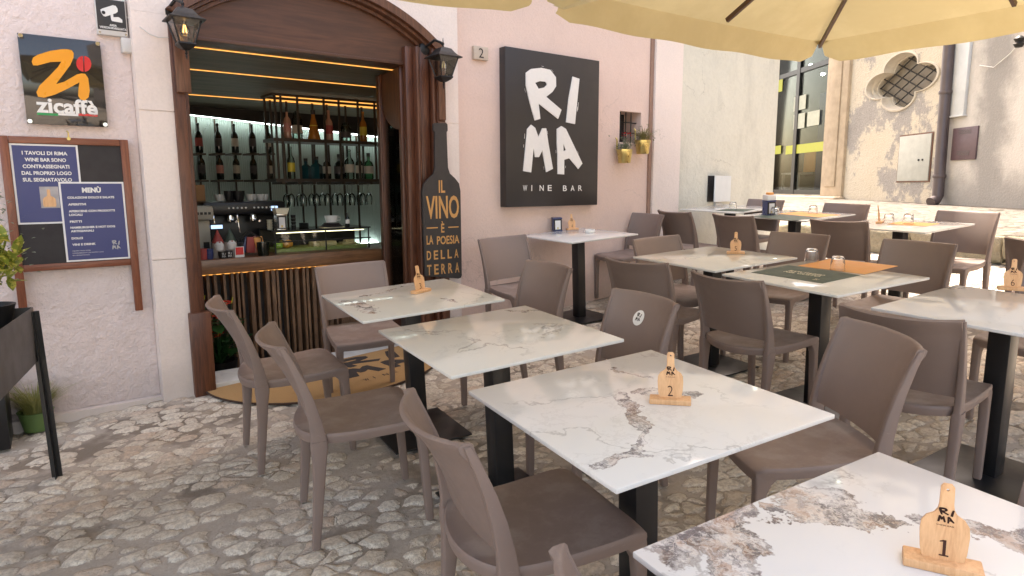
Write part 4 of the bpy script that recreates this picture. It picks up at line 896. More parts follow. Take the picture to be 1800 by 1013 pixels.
for z in (zs1, zs2): mb = MB(); mb.box(-.01, RL+.01, -.01, .31, z-.022, z+.008); mb.build('shelf_board', M['brown_metal'], rack)
mb = MB(); mb.box(.03, RL, .01, .02, zr-.02, zr-.012); mb.box(.03, RL, .28, .29, zr-.02, zr-.012); mb.build('light_strip', M['led'], rack)
mb = MB()
for k in range(9): u_ = .05+RL*.93*k/8; mb.box(u_, u_+.03, 0, .3, zs2-.045, zs2-.022)
mb.build('glass_rail', M['brown_metal'], rack)
amber = simple('amber_spirit', (.34, .13, .02), .1, .2, 6); clear_ = glassm('pale_bottle_glass', (.75, .85, .8), .03); ros = simple('rosy_spirit', (.45, .24, .17), .15, .2, 6)
blue_ = simple('blue_bottle', (.01, .05, .06), .12, .2); 
items = [(506, 1, .30, .037, ros, 'lab_pink', 'round', 'rose coloured bottle with a pale cap, far left'), (523, 1, .27, .05, clear_, 'lab_white', 'jar', 'clear round decanter with a cork'), (552, 1, .29, .062, amber, 'lab_yel', 'cone', 'conical amber liqueur bottle'),
         (579, 1, .30, .038, ros, 'lab_red', 'wine', 'slim bottle with a red label'), (608, 1, .19, .055, clear_, 'lab_dark', 'jar', 'squat jar bottle with a dark label'), (639, 1, .31, .036, amber, 'lab_yel', 'wine', 'golden patterned bottle'),
         (509, 0, .31, .036, clear_, 'lab_yel', 'wine', 'clear bottle with a bright yellow label'), (535, 0, .20, .052, blue_, 'lab_teal', 'square', 'small dark blue square bottle'), (554, 0, .22, .058, blue_, 'lab_teal', 'square', 'teal square bottle'), (572, 0, .25, .042, M['darkglass'], 'lab_white', 'round', 'dark bottle with a white diamond label'),
         (594, 0, .25, .052, M['darkglass'], 'lab_dark', 'round', 'stout dark bottle'), (612, 0, .30, .05, clear_, 'lab_white', 'wine', 'clear faceted bottle'), (629, 0, .28, .036, clear_, 'lab_white', 'wine', 'slim clear bottle with a cream label'), (646, 0, .27, .05, glassm('green_bottle_glass', (.35, .6, .4), .03), 'lab_white', 'round', 'round green gin bottle'), (683, 0, .28, .045, glassm('green_glass2', (.35, .55, .35), .03), 'lab_white', 'round', 'green bottle beyond the door stile')]
for px, up, h, r, m, lb_, st, lab in items:
    p = fac(px, 240, RV0+.12); z = (zs1 if up else zs2)+.008
    b_ = thing('liquor_bottle', f'{lab} on the {"upper" if up else "lower"} shelf of the rack', 'bottle', fat(p.x, RV0+.12, z), 'liquor bottles on the hanging rack'); bottle_parts(b_, h, r, m, M[lb_], st)
# hanging wine glasses (upside down)
def goblet(mb, s=1.0):
    mb.lathe([(.034, 0), (.034, -.002), (.005, -.007), (.0032, -.02), (.0032, -.080), (.010, -.090), (.026, -.105), (.036, -.130), (.037, -.150), (.032, -.195), (.029, -.215), (.0283, -.215), (.0313, -.195), (.0363, -.150), (.0353, -.131), (.0255, -.107), (.009, -.093), (.001, -.091)], n=18, cap=False)
gproto = None;  gm = glassm('goblet_glass', (.97, .99, .98), .05, 1.5)
gpx = [503, 511, 526, 532, 547, 555, 566, 575, 588, 597, 611, 618, 632, 637, 648, 685]
names = ['first', 'second', 'third', 'fourth', 'fifth', 'sixth', 'seventh', 'eighth', 'ninth', 'tenth', 'eleventh', 'twelfth', 'thirteenth', 'fourteenth', 'fifteenth', 'sixteenth']
for k, px in enumerate(gpx):
    v = RV0+(.08 if k % 2 else .2); p = fac(px, 330, v); Mx = fat(p.x, v, zs2-.046)
    lab = f'wine glass hanging upside down under the rack, {names[k]} from the left'
    mb = MB(); goblet(mb); o = mb.build('wine_glass', gm if gproto is None else gm, None)
    if gproto: d_ = o.data; o.data = gproto.data; bpy.data.meshes.remove(d_)
    else: gproto = o
    o.name = 'wine_glass'; o.matrix_world = Mx; tag(o, lab, 'glass', 'wine glasses hanging under the rack')
# espresso machine
em = on_ctr('espresso_machine', 'black espresso machine with chrome taps on the counter', 'coffee machine', 432, 1.35); e0 = fac(360, 400, 1.35).x; e1 = fac(506, 400, 1.35).x; ew = (e1-e0)/2; ux = fac(433, 400, 1.35).x
em.matrix_world = fat(ux, 1.35, CT); eh = fac(433, 354, 1.35).z-CT; ez = fac(433, 378, 1.35).z-CT
mb = MB(); mb.box(-ew, ew, -.02, .32, ez, eh, .03); mb.box(-ew*.93, ew*.93, .12, .32, .03, ez, .01); mb.box(-ew*.95, ew*.95, -.05, .32, .02, .09, .01); mb.build('body', M['blackmetal'], em)
mb = MB()
for k in range(12):
    if k == 5: continue
    u_ = -ew*.40+k*.035; mb.lathe([(.008, -.03), (.008, -.02)], (u_, 0, eh-.055), 8, ax='Y')
mb.build('buttons', M['white'], em)
mb = MB(); mb.box(ew*.62, ew*.78, -.026, -.02, eh-.085, eh-.045); mb.build('display', M['screen'], em)
for u_ in (-ew*.35, ew*.2):
    mb = MB(); mb.lathe([(.03, ez), (.034, ez-.03), (.034, ez-.05), (.02, ez-.06)], (u_, .03, 0), 14); mb.tube([(u_, .03, ez-.04), (u_+.01, -.12, ez-.05)], .011, 8); mb.build('group_head', M['chrome'], em); mb = MB(); mb.tube([(u_-.14, 0, ez), (u_-.14, -.03, ez-.1), (u_-.13, -.02, ez-.15)], .006, 6); mb.build('steam_wand', M['chrome'], em)
gl = simple('white_cup', (.6, .6, .58), .3, .05)
for k, (px, dark) in enumerate(((385, 0), (394, 0), (402, 1), (410, 1), (418, 1), (426, 1), (440, 0), (449, 0), (458, 0), (468, 0))):
    p = fac(px, 350, 1.5); mb = MB(); h_ = .09 if dark else .06; mb.lathe([(.022, 0), (.036, h_*.6), (.038, h_), (.035, h_), (.02, .006), (.001, .006)], n=14)
    o = mb.build('cup', M['iron'] if dark else gl, None); o.matrix_world = fat(p.x, 1.5+(k % 2)*.05, CT+eh)
    tag(o, f'{"black" if dark else "pale"} cup stacked on top of the espresso machine, {names[k]} from the left', 'cup', 'cups on the espresso machine')
cg = on_ctr('coffee_grinder', 'tall beige coffee grinder left of the espresso machine', 'grinder', 356, 1.2); gh = fac(356, 362, 1.2).z-CT
mb = MB(); mb.box(-.075, .06, -.05, .12, 0, gh*.72, .012); mb.box(-.10, .085, -.10, .12, gh*.72, gh, .02); mb.build('body', simple('beige_plastic', (.36, .34, .28), .4, .1), cg)
mb = MB()
for k in range(4): mb.box(-.05+k*.03, -.03+k*.03, -.104, -.10, gh*.83, gh*.88)
mb.box(-.0, .045, -.055, -.05, gh*.15, gh*.28); mb.build('buttons', M['iron'], cg)
p = fac(348, 345, 1.6); bx_ = thing('cardboard_box', 'small brown box on the shelf behind the grinder', 'box', fat(p.x, 1.6, fac(350, 360, 1.6).z)); mb = MB(); mb.box(-.09, .06, 0, .12, 0, .17, .004); mb.build('carton', simple('kraft', (.34, .19, .09), .8, .1), bx_)
mb = MB(); mb.box(-.12, .10, -.02, .16, -.02, -.001); mb.build('wall_shelf', M['brown_metal'], bx_)
sc_ = on_ctr('payment_screen', 'small lit blue display on the counter', 'screen', 384, 1.25); z = fac(384, 399, 1.25).z-CT; mb = MB(); mb.box(-.05, .05, 0, .03, z-.03, z+.03, .004); mb.tube([(0, .02, 0), (0, .02, z)], .012); mb.build('stand', M['iron'], sc_); mb = MB(); mb.box(-.045, .045, -.003, 0, z-.015, z+.015); mb.build('display', M['screen'], sc_)
# display case
dc = thing('display_case', 'glass counter display case holding fruit and bread', 'display case', fat(fac(480, 440, 1.0).x, 1.0, CT)); DW = fac(652, 440, 1.0).x-fac(480, 440, 1.0).x; DH = fac(560, 402, 1.0).z-CT
mb = MB(); mb.box(0, DW, 0, .35, DH-.012, DH); mb.box(.02, DW-.02, .0, .01, .0, DH-.012); mb.build('case_glass', M['pane'], dc)
mb = MB()
for u_ in (.02, DW*.52, DW-.02): mb.bar((u_, -.005, 0), (u_, -.005, DH), .010); 
for z in (DH, .1): mb.bar((0, -.006, z-.006), (DW, -.006, z-.006), .010, .012)
mb.box(0, DW, .34, .36, 0, DH); mb.build('case_frame', M['iron'], dc)
mb = MB(); mb.box(.03, DW-.03, .02, .33, .002, .03); mb.build('tray', simple('lettuce_tray', (.38, .42, .14), .6, .5, 25, 0, .8, 40, .02), dc)
mb = MB(); mb.box(.05, DW-.05, .03, .04, DH-.03, DH-.024); mb.build('case_light', emis('case_led', (1, .85, .5), .8), dc)
for k, (px, m_, r_) in enumerate(((487, 'lime', .026), (497, 'lemon', .032), (504, 'orange', .033), (511, 'orange', .035), (492, 'lime', .026))):
    p = fac(px, 436, 1.1); cmat = {'lime': (.25, .45, .05), 'lemon': (.6, .5, .06), 'orange': (.55, .24, .02)}[m_]
    mb = MB(); mb.lathe([(.001, -r_)]+[(r_*cos(a_), r_*sin(a_)) for a_ in [(-80+20*j)*pi/180 for j in range(9)]]+[(.001, r_)], n=14); o = mb.build(m_, simple('fruit_'+m_+str(k), cmat, .5, .1), None); o.matrix_world = fat(p.x, 1.1+.04*(k % 2), CT+.03+r_)
    tag(o, f'{m_} in the display case, {names[k]} of the fruit' if k else 'leftmost lime in the display case', 'fruit', 'fruit in the display case')
rnd = random.Random(4); mb = MB()
for k in range(26): x = DW*.42+rnd.uniform(0, DW*.42); mb.box(x, x+rnd.uniform(.03, .09), .06+rnd.uniform(0, .1), .2, .03, .03+rnd.uniform(.01, .045), .006)
o = mb.build('flatbread', simple('bread', (.50, .42, .26), .8, .2, 30), None, dc.matrix_world); tag(o, 'loose pile of pale flatbread in the display case', 'bread')
# objects on the counter and case
def dispenser(label, Mx, w_, h_, dep, body, group='napkin dispensers'):
    T_ = thing('napkin_dispenser', label, 'napkin holder', Mx, group)
    mb = MB(); mb.box(-w_/2, w_/2, -dep/2, dep/2, 0, h_*.07, .002); mb.box(-w_/2, w_/2, -dep/2, dep/2, h_*.90, h_, .002); mb.box(-w_*.46, w_*.46, -dep*.44, dep*.44, h_*.07, h_*.9); mb.build('casing', body, T_)
    for s in (-1, 1):
        mb = MB(); mb.box(-w_*.44, w_*.44, min(s*dep*.45, s*dep*.49), max(s*dep*.45, s*dep*.49), h_*.08, h_*.89); mb.build('face_frame', M['chalk'], T_)
        mb = MB(); mb.box(-w_*.30, w_*.30, min(s*dep*.49, s*dep*.51), max(s*dep*.49, s*dep*.51), h_*.14, h_*.80); mb.build('napkins', M['paper'], T_)
        mb = MB(); mb.box(-w_*.1, w_*.07, min(s*dep*.51, s*dep*.52), max(s*dep*.51, s*dep*.52), h_*.17, h_*.30); mb.build('badge', M['brass'], T_)
    return T_
dispenser('napkin dispenser standing on the bar display case', fat(fac(493, 395, 1.05).x, 1.05, CT+DH), .085, .135, .085, M['steel'], None)
p = fac(493, 372, 1.05); hb_ = thing('paper_tray', 'cream paper tray of sachets on top of the bar napkin dispenser', 'tray', fat(p.x, 1.05, CT+DH+.135)); mb = MB(); mb.loft([[(-.045, -.04, 0), (.045, -.04, 0), (.045, .04, 0), (-.045, .04, 0)], [(-.06, -.05, .05), (.06, -.05, .05), (.06, .05, .05), (-.06, .05, .05)]]); mb.build('tray', M['cream'], hb_)
cs_ = thing('cup_stack', 'stack of saucers under a large white coffee cup, on the display case', 'crockery', fat(fac(583, 395, 1.1).x, 1.1, CT+DH)); mb = MB()
for k in range(3): mb.lathe([(.05, .012*k), (.10-.012*k, .012*k+.012), (.098-.012*k, .015+.012*k), (.04, .006+.012*k)], n=24)
mb.build('saucers', M['lab_dark'], cs_); mb = MB(); mb.lathe([(.045, .045), (.062, .10), (.064, .105), (.060, .105), (.04, .05), (.001, .05)], n=24); mb.build('cup', M['white'], cs_); mb = MB(); mb.tube([(.06, 0, .09), (.085, 0, .088), (.085, 0, .065), (.055, 0, .06)], .006, 8); mb.build('handle', M['white'], cs_)
mb = MB(); mb.lathe([(.11, -.0), (.115, .006), (.05, .002)], n=24); mb.build('plate', M['cream'], cs_)
b_ = thing('oil_bottle', 'small dark bottle with a white label right of the big cup', 'bottle', fat(fac(611, 395, 1.1).x, 1.1, CT+DH)); bottle_parts(b_, .13, .02, M['darkglass'], M['paper'])
for k, (px, st_) in enumerate(((474, 1), (516, 0), (534, 0))):
    T_ = thing('dark_tin' if k else 'tumbler_tin', ['pale tumbler on the display case left of the napkins', 'tall black cup tower on the display case', 'low black stacked dishes on the display case'][k], 'container', fat(fac(px, 395, 1.2).x, 1.2, CT+DH)); mb = MB(); h_ = (.085, .12, .045)[k]; r_ = (.025, .022, .045)[k]
    for j in range(4): mb.lathe([(r_*.85, h_*j/4), (r_, h_*(j+.9)/4)], n=14)
    mb.build('body', M['cream'] if k == 0 else M['iron'], T_)
# gnomes, mugs, card, bag on the counter
def gnome(label, px, hatc, py_top):
    T_ = on_ctr('gnome_figurine', label, 'figurine', px, .95, 'gnome figurines on the counter'); h_ = fac(px, py_top, .95).z-CT
    mb = MB(); mb.lathe([(.05, 0), (.055, .03), (.045, h_*.5), (.03, h_*.6), (.001, h_*.62)], n=18); mb.build('body', simple('gnome_cloth'+hatc, (.35, .3, .26), .9, .3, 30), T_)
    mb = MB(); mb.lathe([(.045, h_*.52), (.04, h_*.6), (.018, h_*.82), (.001, h_)], n=16); mb.build('hat', M[hatc], T_)
    mb = MB(); mb.lathe([(.001, -.05), (.03, -.03), (.036, .01), (.02, .035)], (0, -.03, h_*.42), 14); mb.build('beard', M['paper'], T_)
    mb = MB(); mb.lathe([(.001, -.009), (.009, 0), (.001, .009)], (0, -.052, h_*.55), 10); mb.build('nose', M['lab_pink'], T_)
gnome('gnome figurine with a dark red hat and white beard on the counter', 384, 'lab_red', 403); gnome('gnome figurine with a green hat on the counter', 406, 'mat_green', 400)
for k, (px, m_, lb_, h_, r_) in enumerate(((349, 'white', 'small white cup at the left end of the counter', .03, .02), (356, 'lab_red', 'red and dark blue mug on the counter', .085, .035), (367, 'navy', 'dark blue mug on the counter', .08, .032), (391, 'sign_black', 'black cup printed with the bar logo, beside the red card', .055, .033), (402, 'sign_black', 'black cup with white logo nearest the red card', .058, .030), (463, 'darkglass', 'dark glass jar at the left end of the display case', .11, .05))):
    T_ = on_ctr('mug', lb_, 'mug', px, .88); mb = MB(); mb.lathe([(r_*.85, 0), (r_, h_*.5), (r_, h_), (r_*.88, h_), (r_*.7, .008), (.001, .008)], n=18); mb.build('cup', M[m_], T_)
    if m_ == 'sign_black': mb = MB(); mb.lathe([(r_+.001, h_*.3), (r_+.001, h_*.6)], n=18, cap=False); rima(mb, lambda x, y, d: (x, -r_-.002, y), -.016, .016, h_*.15, h_*.85, 0, .001); mb.v = mb.v[36:]; mb.f = [tuple(i-36 for i in f) for f in mb.f[18:]]; mb.m = mb.m[18:]; mb.build('logo_print', M['letter_white'], T_, smooth=0)
T_ = on_ctr('counter_card', 'small red and white card standing on the counter', 'card', 421, .87); mb = MB(); mb.box(-.035, .035, 0, .004, 0, .085); mb.build('card', M['paper'], T_); mb = MB(); mb.box(-.03, .03, -.001, 0, .02, .08); mb.build('red_field', M['red'], T_)
T_ = on_ctr('snack_rack', 'wire basket of colourful packets between the gnomes and the display case', 'basket', 440, 1.0); mb = MB()
for s in (-1, 1): mb.tube([(-.09, s*.05, 0), (-.08, s*.05, .14), (0, s*.05, .19), (.08, s*.05, .14), (.09, s*.05, 0)], .005, 6)
mb.build('wire_frame', M['iron'], T_)
for k, (m_, x_, r2) in enumerate((('navy', -.02, .3), ('lab_pink', .04, -.4), ('lab_red', .0, .1), ('mat_orange', .07, -.2))): mb = MB(); mb.T = Matrix.Translation((x_, -.01*k, .08)) @ Matrix.Rotation(r2, 4, 'Y'); mb.box(-.035, .035, -.01, .01, -.06, .07, .006); mb.build('packet', M[m_], T_)
# anthurium just inside the doorway
p = fac(388, 640, .50); an = thing('anthurium', 'potted anthurium with red flowers just inside the doorway', 'plant', fat(p.x, .50, 0)); mb = MB(); mb.lathe([(.09, 0), (.12, .2), (.125, .21), (.11, .21), (.10, .18), (.001, .18)], n=20); mb.build('pot', M['iron'], an)
rnd = random.Random(8); mb = MB()
for _ in range(46):
    a_ = rnd.uniform(0, 2*pi); r_ = rnd.uniform(.02, .19); z_ = rnd.uniform(.12, .52); q_ = Vector((r_*cos(a_), r_*sin(a_)*.8, z_)); mb.tube([(0, 0, .18), tuple(q_*.6+Vector((0, 0, .1))), tuple(q_)], .003, 4); leaves(mb, [q_], rnd, .17, .08, .3)
mb.build('foliage', M['leaf'], an)
for k, (px, py) in enumerate(((358, 530), (407, 533), (386, 556), (383, 590), (370, 595))):
    q_ = FI @ FM @ Vector((0, 0, 0)); f_p = fac(px, py, .42 if k > 1 else .48); q_ = Vector((f_p.x-p.x, (.42 if k > 1 else .48)-.5-.0, f_p.z)); mb = MB(); mb.tube([(q_.x*.3, 0, .2), tuple(q_)], .003, 5); mb.build('flower_stem', M['leaf'], an)
    mb = MB(); leaves(mb, [q_, q_+Vector((.005, 0, 0)), q_+Vector((-.01, 0, .005))], rnd, .085, .05, .1); o = mb.build('flower', M['redfl'], an); mb = MB(); mb.tube([tuple(q_), tuple(q_+Vector((.01, -.005, .045)))], .004, 6); mb.build('spadix', M['yellow'], o)
# ================================================================== DOORMAT
cu_ = 1.0; rx, ry = .86, .80
def mz(u, v): return gf(u, v)+.012
mt = thing('doormat', 'large half-round coir doormat with the bar logo, in front of the doorway', 'doormat', fat(cu_, -.02, 0))
def mfn(x, y, d): return (x, y, mz(cu_+x, y-.02)+d)
outl = [(rx*cos(pi+pi*k/40), ry*sin(pi+pi*k/40)) for k in range(41)]
mb = MB(); mb.poly(outl, [], mfn, -.008, 0); mb.build('coir', M['coir'], mt, smooth=0)
mb = MB(); mb.tube([mfn(x*1.005, y*1.005, -.004) for x, y in outl], .007, 6); mb.build('rubber_edge', M['rim'], mt)
mb = MB(); rima(mb, mfn, -.05, .52, -.48, -.03, .0, .0015); mb.m = [0]*len(mb.m)
for i, ch in enumerate('WINE BAR'):
    if ch != ' ': text_fit(mb, ch, .01+i*.073, .01+i*.073+(.036 if ch != 'I' else .008), -.60+.004*i, -.555+.004*i, lambda x, y, d: mfn(x, y, .0015), .01)
mb.build('logo_print', M['coir_print'], mt, smooth=0)
# ================================================================== CHAIRS
def rsec(c, hx, hy, z=None, n=3, k=.35):
    """rounded rectangle ring in the xy plane about c"""
    r = min(hx, hy)*k; o = []
    for sx, sy, a0 in ((1, 1, 0), (-1, 1, pi/2), (-1, -1, pi), (1, -1, 3*pi/2)):
        for i in range(n):
            a_ = a0+pi/2*i/(n-1); o.append((c[0]+sx*(hx-r)+r*cos(a_), c[1]+sy*(hy-r)+r*sin(a_), c[2]))
    return o
def back_x(z): t_ = (z-.44)/.38; return -.192-.012*t_-.085*t_**1.9 if t_ > 0 else -.192-.05*(-t_*.38/.44)**1.3
def make_chair():
    root = thing('chair', '-', 'chair')
    # seat shell
    nx, ny = 14, 14; mb = MB(); top = []
    def outline(s, t_):
        x = s*(1-.05*t_**4); y = t_*(1-.06*abs(s)**5); hw = .205+.018*(s+1)/2
        return .008+x*.222-.048*(1-t_*t_)*(1 if s < 0 else .0)*abs(s)**2, y*hw
    def ztop(s, t_): return .452+.012*s*s*(1 if s < 0 else .5)-.010*(1-t_*t_)*(1-.4*s)+(-.012*max(0, s-.75)/.25*max(0, s-.75)/.25)
    for i in range(nx+1):
        for j in range(ny+1): s, t_ = -1+2*i/nx, -1+2*j/ny; x, y = outline(s, t_); top.append((x, y, ztop(s, t_)))
    F_ = [(i*(ny+1)+j, (i+1)*(ny+1)+j, (i+1)*(ny+1)+j+1, i*(ny+1)+j+1) for i in range(nx) for j in range(ny)]
    per = [(i, 0) for i in range(nx+1)]+[(nx, j) for j in range(1, ny+1)]+[(i, ny) for i in range(nx-1, -1, -1)]+[(0, j) for j in range(ny-1, 0, -1)]
    V = list(top); m_ = len(per); base = len(V)
    for lay, (dz_, ins) in enumerate(((-.005, -.004), (-.016, -.005), (-.040, .0), (-.042, .008), (-.020, .014))):
        for (i, j) in per:
            p = top[i*(ny+1)+j]; c_ = Vector((p[0]-.01, p[1], 0)); L_ = c_.length; k = 1-ins/L_; V.append((.01+c_.x*k, c_.y*k, p[2]+dz_))
    ids = [i*(ny+1)+j for i, j in per]
    for q in range(m_):
        r_ = (q+1) % m_; F_.append((ids[q], ids[r_], base+r_, base+q))
        for lay in range(4): a_ = base+lay*m_; F_.append((a_+q, a_+r_, a_+m_+r_, a_+m_+q))
    F_.append(tuple(base+4*m_+q for q in range(m_)))
    mb.add(V, F_); mb.build('seat', M['chair'], root, smooth=50)
    # legs
    for sy in (-1, 1):
        mb = MB(); R_ = []
        for z, x, y, hx, hy in ((0, .214, .196, .014, .014), (.015, .214, .196, .0155, .0155), (.30, .206, .197, .0185, .018), (.365, .203, .197, .020, .0185), (.395, .196, .196, .027, .020), (.412, .188, .194, .036, .022), (.428, .180, .192, .042, .022)):
            R_.append(rsec((x, y*sy, z), hx, hy))
        mb.loft(R_); mb.build('leg', M['chair'], root, smooth=50)
        mb = MB(); R_ = []
        for z, y, hx, hy in ((0, .203, .014, .0135), (.015, .203, .0155, .0145), (.25, .203, .021, .0165), (.36, .204, .026, .0175), (.41, .205, .032, .018), (.44, .206, .030, .0175)):
            R_.append(rsec((back_x(z)-.004, y*sy, z), hx, hy))
        mb.loft(R_); mb.build('leg', M['chair'], root, smooth=50)
    # backrest: two stiles flowing into a curved panel
    mb = MB()
    Z = [.500, .505, .515, .54, .58, .62, .66, .70, .74, .78, .803, .814, .820]
    n = 20; th_f = []
    def bp(s, z, off):
        t_ = (z-.475)/.345; cv = .020+.052*t_**1.2; x = back_x(z)-cv*(1-abs(s)**2.2); wd = .205+.012*t_; yy = s*wd
        return (x+off, yy, z+(.006*(s*s) if z > .81 else 0))
    V = []; 
    for z in Z:
        rim = z > .80
        for i in range(n+1): s = -1+2*i/n; V.append(bp(s, z, .004+(.006 if abs(s) > .93 else 0)+(0.0 if z < .815 else -.003)))
        for i in range(n, -1, -1): s = -1+2*i/n; V.append(bp(s, z, -.006-(.012 if abs(s) > .93 else 0)-(.009 if rim and z < .815 else 0)+(.002 if z > .815 else 0)))
    k = 2*(n+1); F_ = []
    for a_ in range(len(Z)-1):
        for q in range(k): F_.append((a_*k+q, a_*k+(q+1) % k, (a_+1)*k+(q+1) % k, (a_+1)*k+q))
    for e in (0, len(Z)-1):
        for i in range(n): F_.append((e*k+i, e*k+i+1, e*k+k-2-i, e*k+k-1-i))
    mb.add(V, F_)
    for sy in (-1, 1):
        R_ = []
        for z, hx in ((.436, .030), (.47, .027), (.52, .024), (.60, .020), (.68, .0165), (.76, .013), (.812, .010), (.819, .008)):
            t_ = max(0, (z-.475)/.345); R_.append(rsec((back_x(z)-.004, sy*(.206+.010*t_), z), hx, .0125-.004*t_))
        mb.loft(R_)
    mb.build('backrest', M['chair'], root, smooth=50)
    return root
cproto = make_chair()
chairs = [  # name, (left-px, right-px of the top corners), base direction of facing relative to the corner line, label
 ('A', (380, 519), (408, 551), 90, 'taupe chair at the left of the number 3 table, seen side on', None),
 ('B', (488, 566), (484, 617), 90, 'taupe chair seen side on, second from the doorway in the left row', -101),
 ('C', (724.5, 685.6), (816, 787.5), 90, 'taupe chair tucked in at the left of the number 2 table, in the foreground', -99),
 ('E', (552.7, 472), (676.5, 460), -90, 'taupe chair with its back to the counter, behind the number 3 table', -10),
 ('F', (852.5, 422), (913, 414.5), -90, 'taupe chair standing against the pink wall left of the high napkin table', -4),
 ('G', (927, 459), (1002, 474), -90, 'plain taupe chair right of the number 3 table, in front of the black pedestal', None),
 ('H', (1080, 509), (1189, 538), -90, 'taupe chair with a round white logo sticker on its backrest', None),
 ('I', (1487, 561), (1614, 617.6), -90, 'taupe chair turned slightly, right of the number 2 table', -121),
 ('K', (1070, 454), (1169, 464), 90, 'taupe chair seen from behind at the left of the number 5 table', None),
 ('L', (1108.6, 424), (1196, 414), -90, 'taupe chair on the wall side of the number 5 table, facing outward', None),
 ('M', (1220, 477), (1337.6, 496), 90, 'taupe chair seen from behind, left of the table with green and orange placemats', None),
 ('N', (1480, 536), (1691.6, 566), 90, 'large taupe chair seen from behind, left of the number 6 table', None),
 ('O', (1353.5, 406.7), (1461, 413.5), -90, 'taupe chair right of the number 5 table, behind the two tumblers', None),
 ('P', (1555.6, 419), (1681, 429), -90, 'taupe chair right of the table with green and orange placemats', None),
 ('Q', (1257.8, 379), (1319, 383.5), 90, 'taupe chair seen from behind below the far blue napkin dispenser', None),
 ('R', (1431, 389), (1518, 393), 90, 'taupe chair seen from behind, left of the far right table with two glasses', None),
 ('S', (1455.6, 356), (1524, 359), -90, 'taupe chair facing this way, right of the far table with the napkin dispenser', None),
 ('T', (1655, 369), (1751, 373), -90, 'taupe chair facing this way against the stone kerb, at far right', None),
 ('U', (1156, 372), (1216, 377), 90, 'taupe chair seen from behind near the pale pilaster', None),
 ('V', (1109, 373), (1170, 378), -90, 'taupe chair at the right of the high napkin table by the pink wall', None),
 ('W', (1314, 349), (1381, 352), -90, 'farthest taupe chair, facing this way near the corner of the grey wall', None)]
GRP = 'taupe plastic chairs around the outdoor tables'
def put_chair(mx, my, face, label, first=[True]):
    f = Vector((cos(face), sin(face), 0)); bx_ = mx+f.x*.292; by_ = my+f.y*.292
    Mx = at_floor(bx_, by_, face)
    if first[0]: first[0] = False; r = cproto; r.matrix_world = Mx
    else: r = copy_tree(cproto, None, Mx)
    tag(r, label, 'chair', GRP); return r
CH = {}
for nm, a_, b_, rel, lab, ov in chairs:
    A_ = gnd(*a_, .82); B_ = gnd(*b_, .82); d = B_-A_; dr = degrees(atan2(d.y, d.x)) if ov is None else ov
    mid = (A_+B_)/2; f = radians(dr+rel); tx = GX*.82; ty = GY*.82
    CH[nm] = put_chair(mid.x+tx, mid.y+ty, f, lab)
def chair_xy(nm, x, y, face, lab): CH[nm] = put_chair(x-cos(radians(face))*.28, y-sin(radians(face))*.28, radians(face), lab)
E_ = gnd(1026, 965, .82); chair_xy('D', E_.x+.26, E_.y-.21, -8, 'taupe chair at the bottom edge, left of the number 1 table, only its tip showing')
E_ = gnd(1797, 785, .82); chair_xy('J', E_.x-.24, E_.y-.20, 175, 'taupe chair cut by the right edge beside the number 1 table')
E_ = gnd(1706, 589, .46); chair_xy('Y', E_.x+.25, E_.y-.23, 176, 'taupe chair beyond the number 6 table, its seat showing behind the pedestal')
E_ = gnd(1773, 421, .82); chair_xy('X', E_.x+.30, E_.y-.20, -2, 'dark taupe chair cut by the right edge, behind the number 6 marker')
# sticker on chair H
hs = CH['H']; mb = MB(); sz_ = .745; sy_ = .02
def stf(x, y, d): z = .715+y; t_ = (z-.475)/.345; yy = x-.035; s = yy/(.205+.012*t_); return (back_x(z)-(.020+.052*t_**1.2)*(1-abs(s)**2.2)+.006+d, -yy if False else yy, z)
mb.poly([(.033*cos(2*pi*k/24), .033*sin(2*pi*k/24)) for k in range(24)], [], stf, 0, .001); st = mb.build('sticker', M['letter_white'], hs, smooth=0)
mb = MB(); rima(mb, lambda x, y, d: stf(x, y, .002+d), -.016, .016, -.014, .022, 0, .0005); mb.build('sticker_logo', M['sign_black'], st, smooth=0)
# ================================================================== TABLES
SID = .74; TH = .755
TB = {  # centre x, y, angle of the local y axis (deg)
 'T1': (1.19, .405, -95.5), 'T2': (1.395, 1.323, -95.6), 'T3': (1.488, 2.220, -94.8), 'T4': (1.558, 3.148, -94.8), 'T5': (3.86, 4.48, -91.0), 'T6': (3.628, 2.836, -95), 'T7': (3.50, 2.0, -97),
 'T8': (3.317, 1.07, -93), 'T9': (5.80, 3.62, -93), 'T10': (5.62, 2.58, -93), 'T11': (6.0, 4.50, -91), 'T12': (5.7, 1.45, -93)}
def tmat(k): x, y, a_ = TB[k]; return at_floor(x, y, radians(a_))
def tloc(k, px, py):
    """photo pixel on the table top -> table-top local x, y"""
    Mt = tmat(k) @ Matrix.Translation((0, 0, TH)); I_ = Mt.inverted(); o = I_ @ CAM; d = I_.to_3x3() @ ray(px, py); t_ = -o.z/d.z; p = o+d*t_; return (p.x, p.y)
def segs(k, L):
    o = []
    for (x0, y0, x1, y1, r, s) in L: a_ = tloc(k, x0, y0); b_ = tloc(k, x1, y1); o.append((a_[0], a_[1], b_[0], b_[1], r, s))
    return o
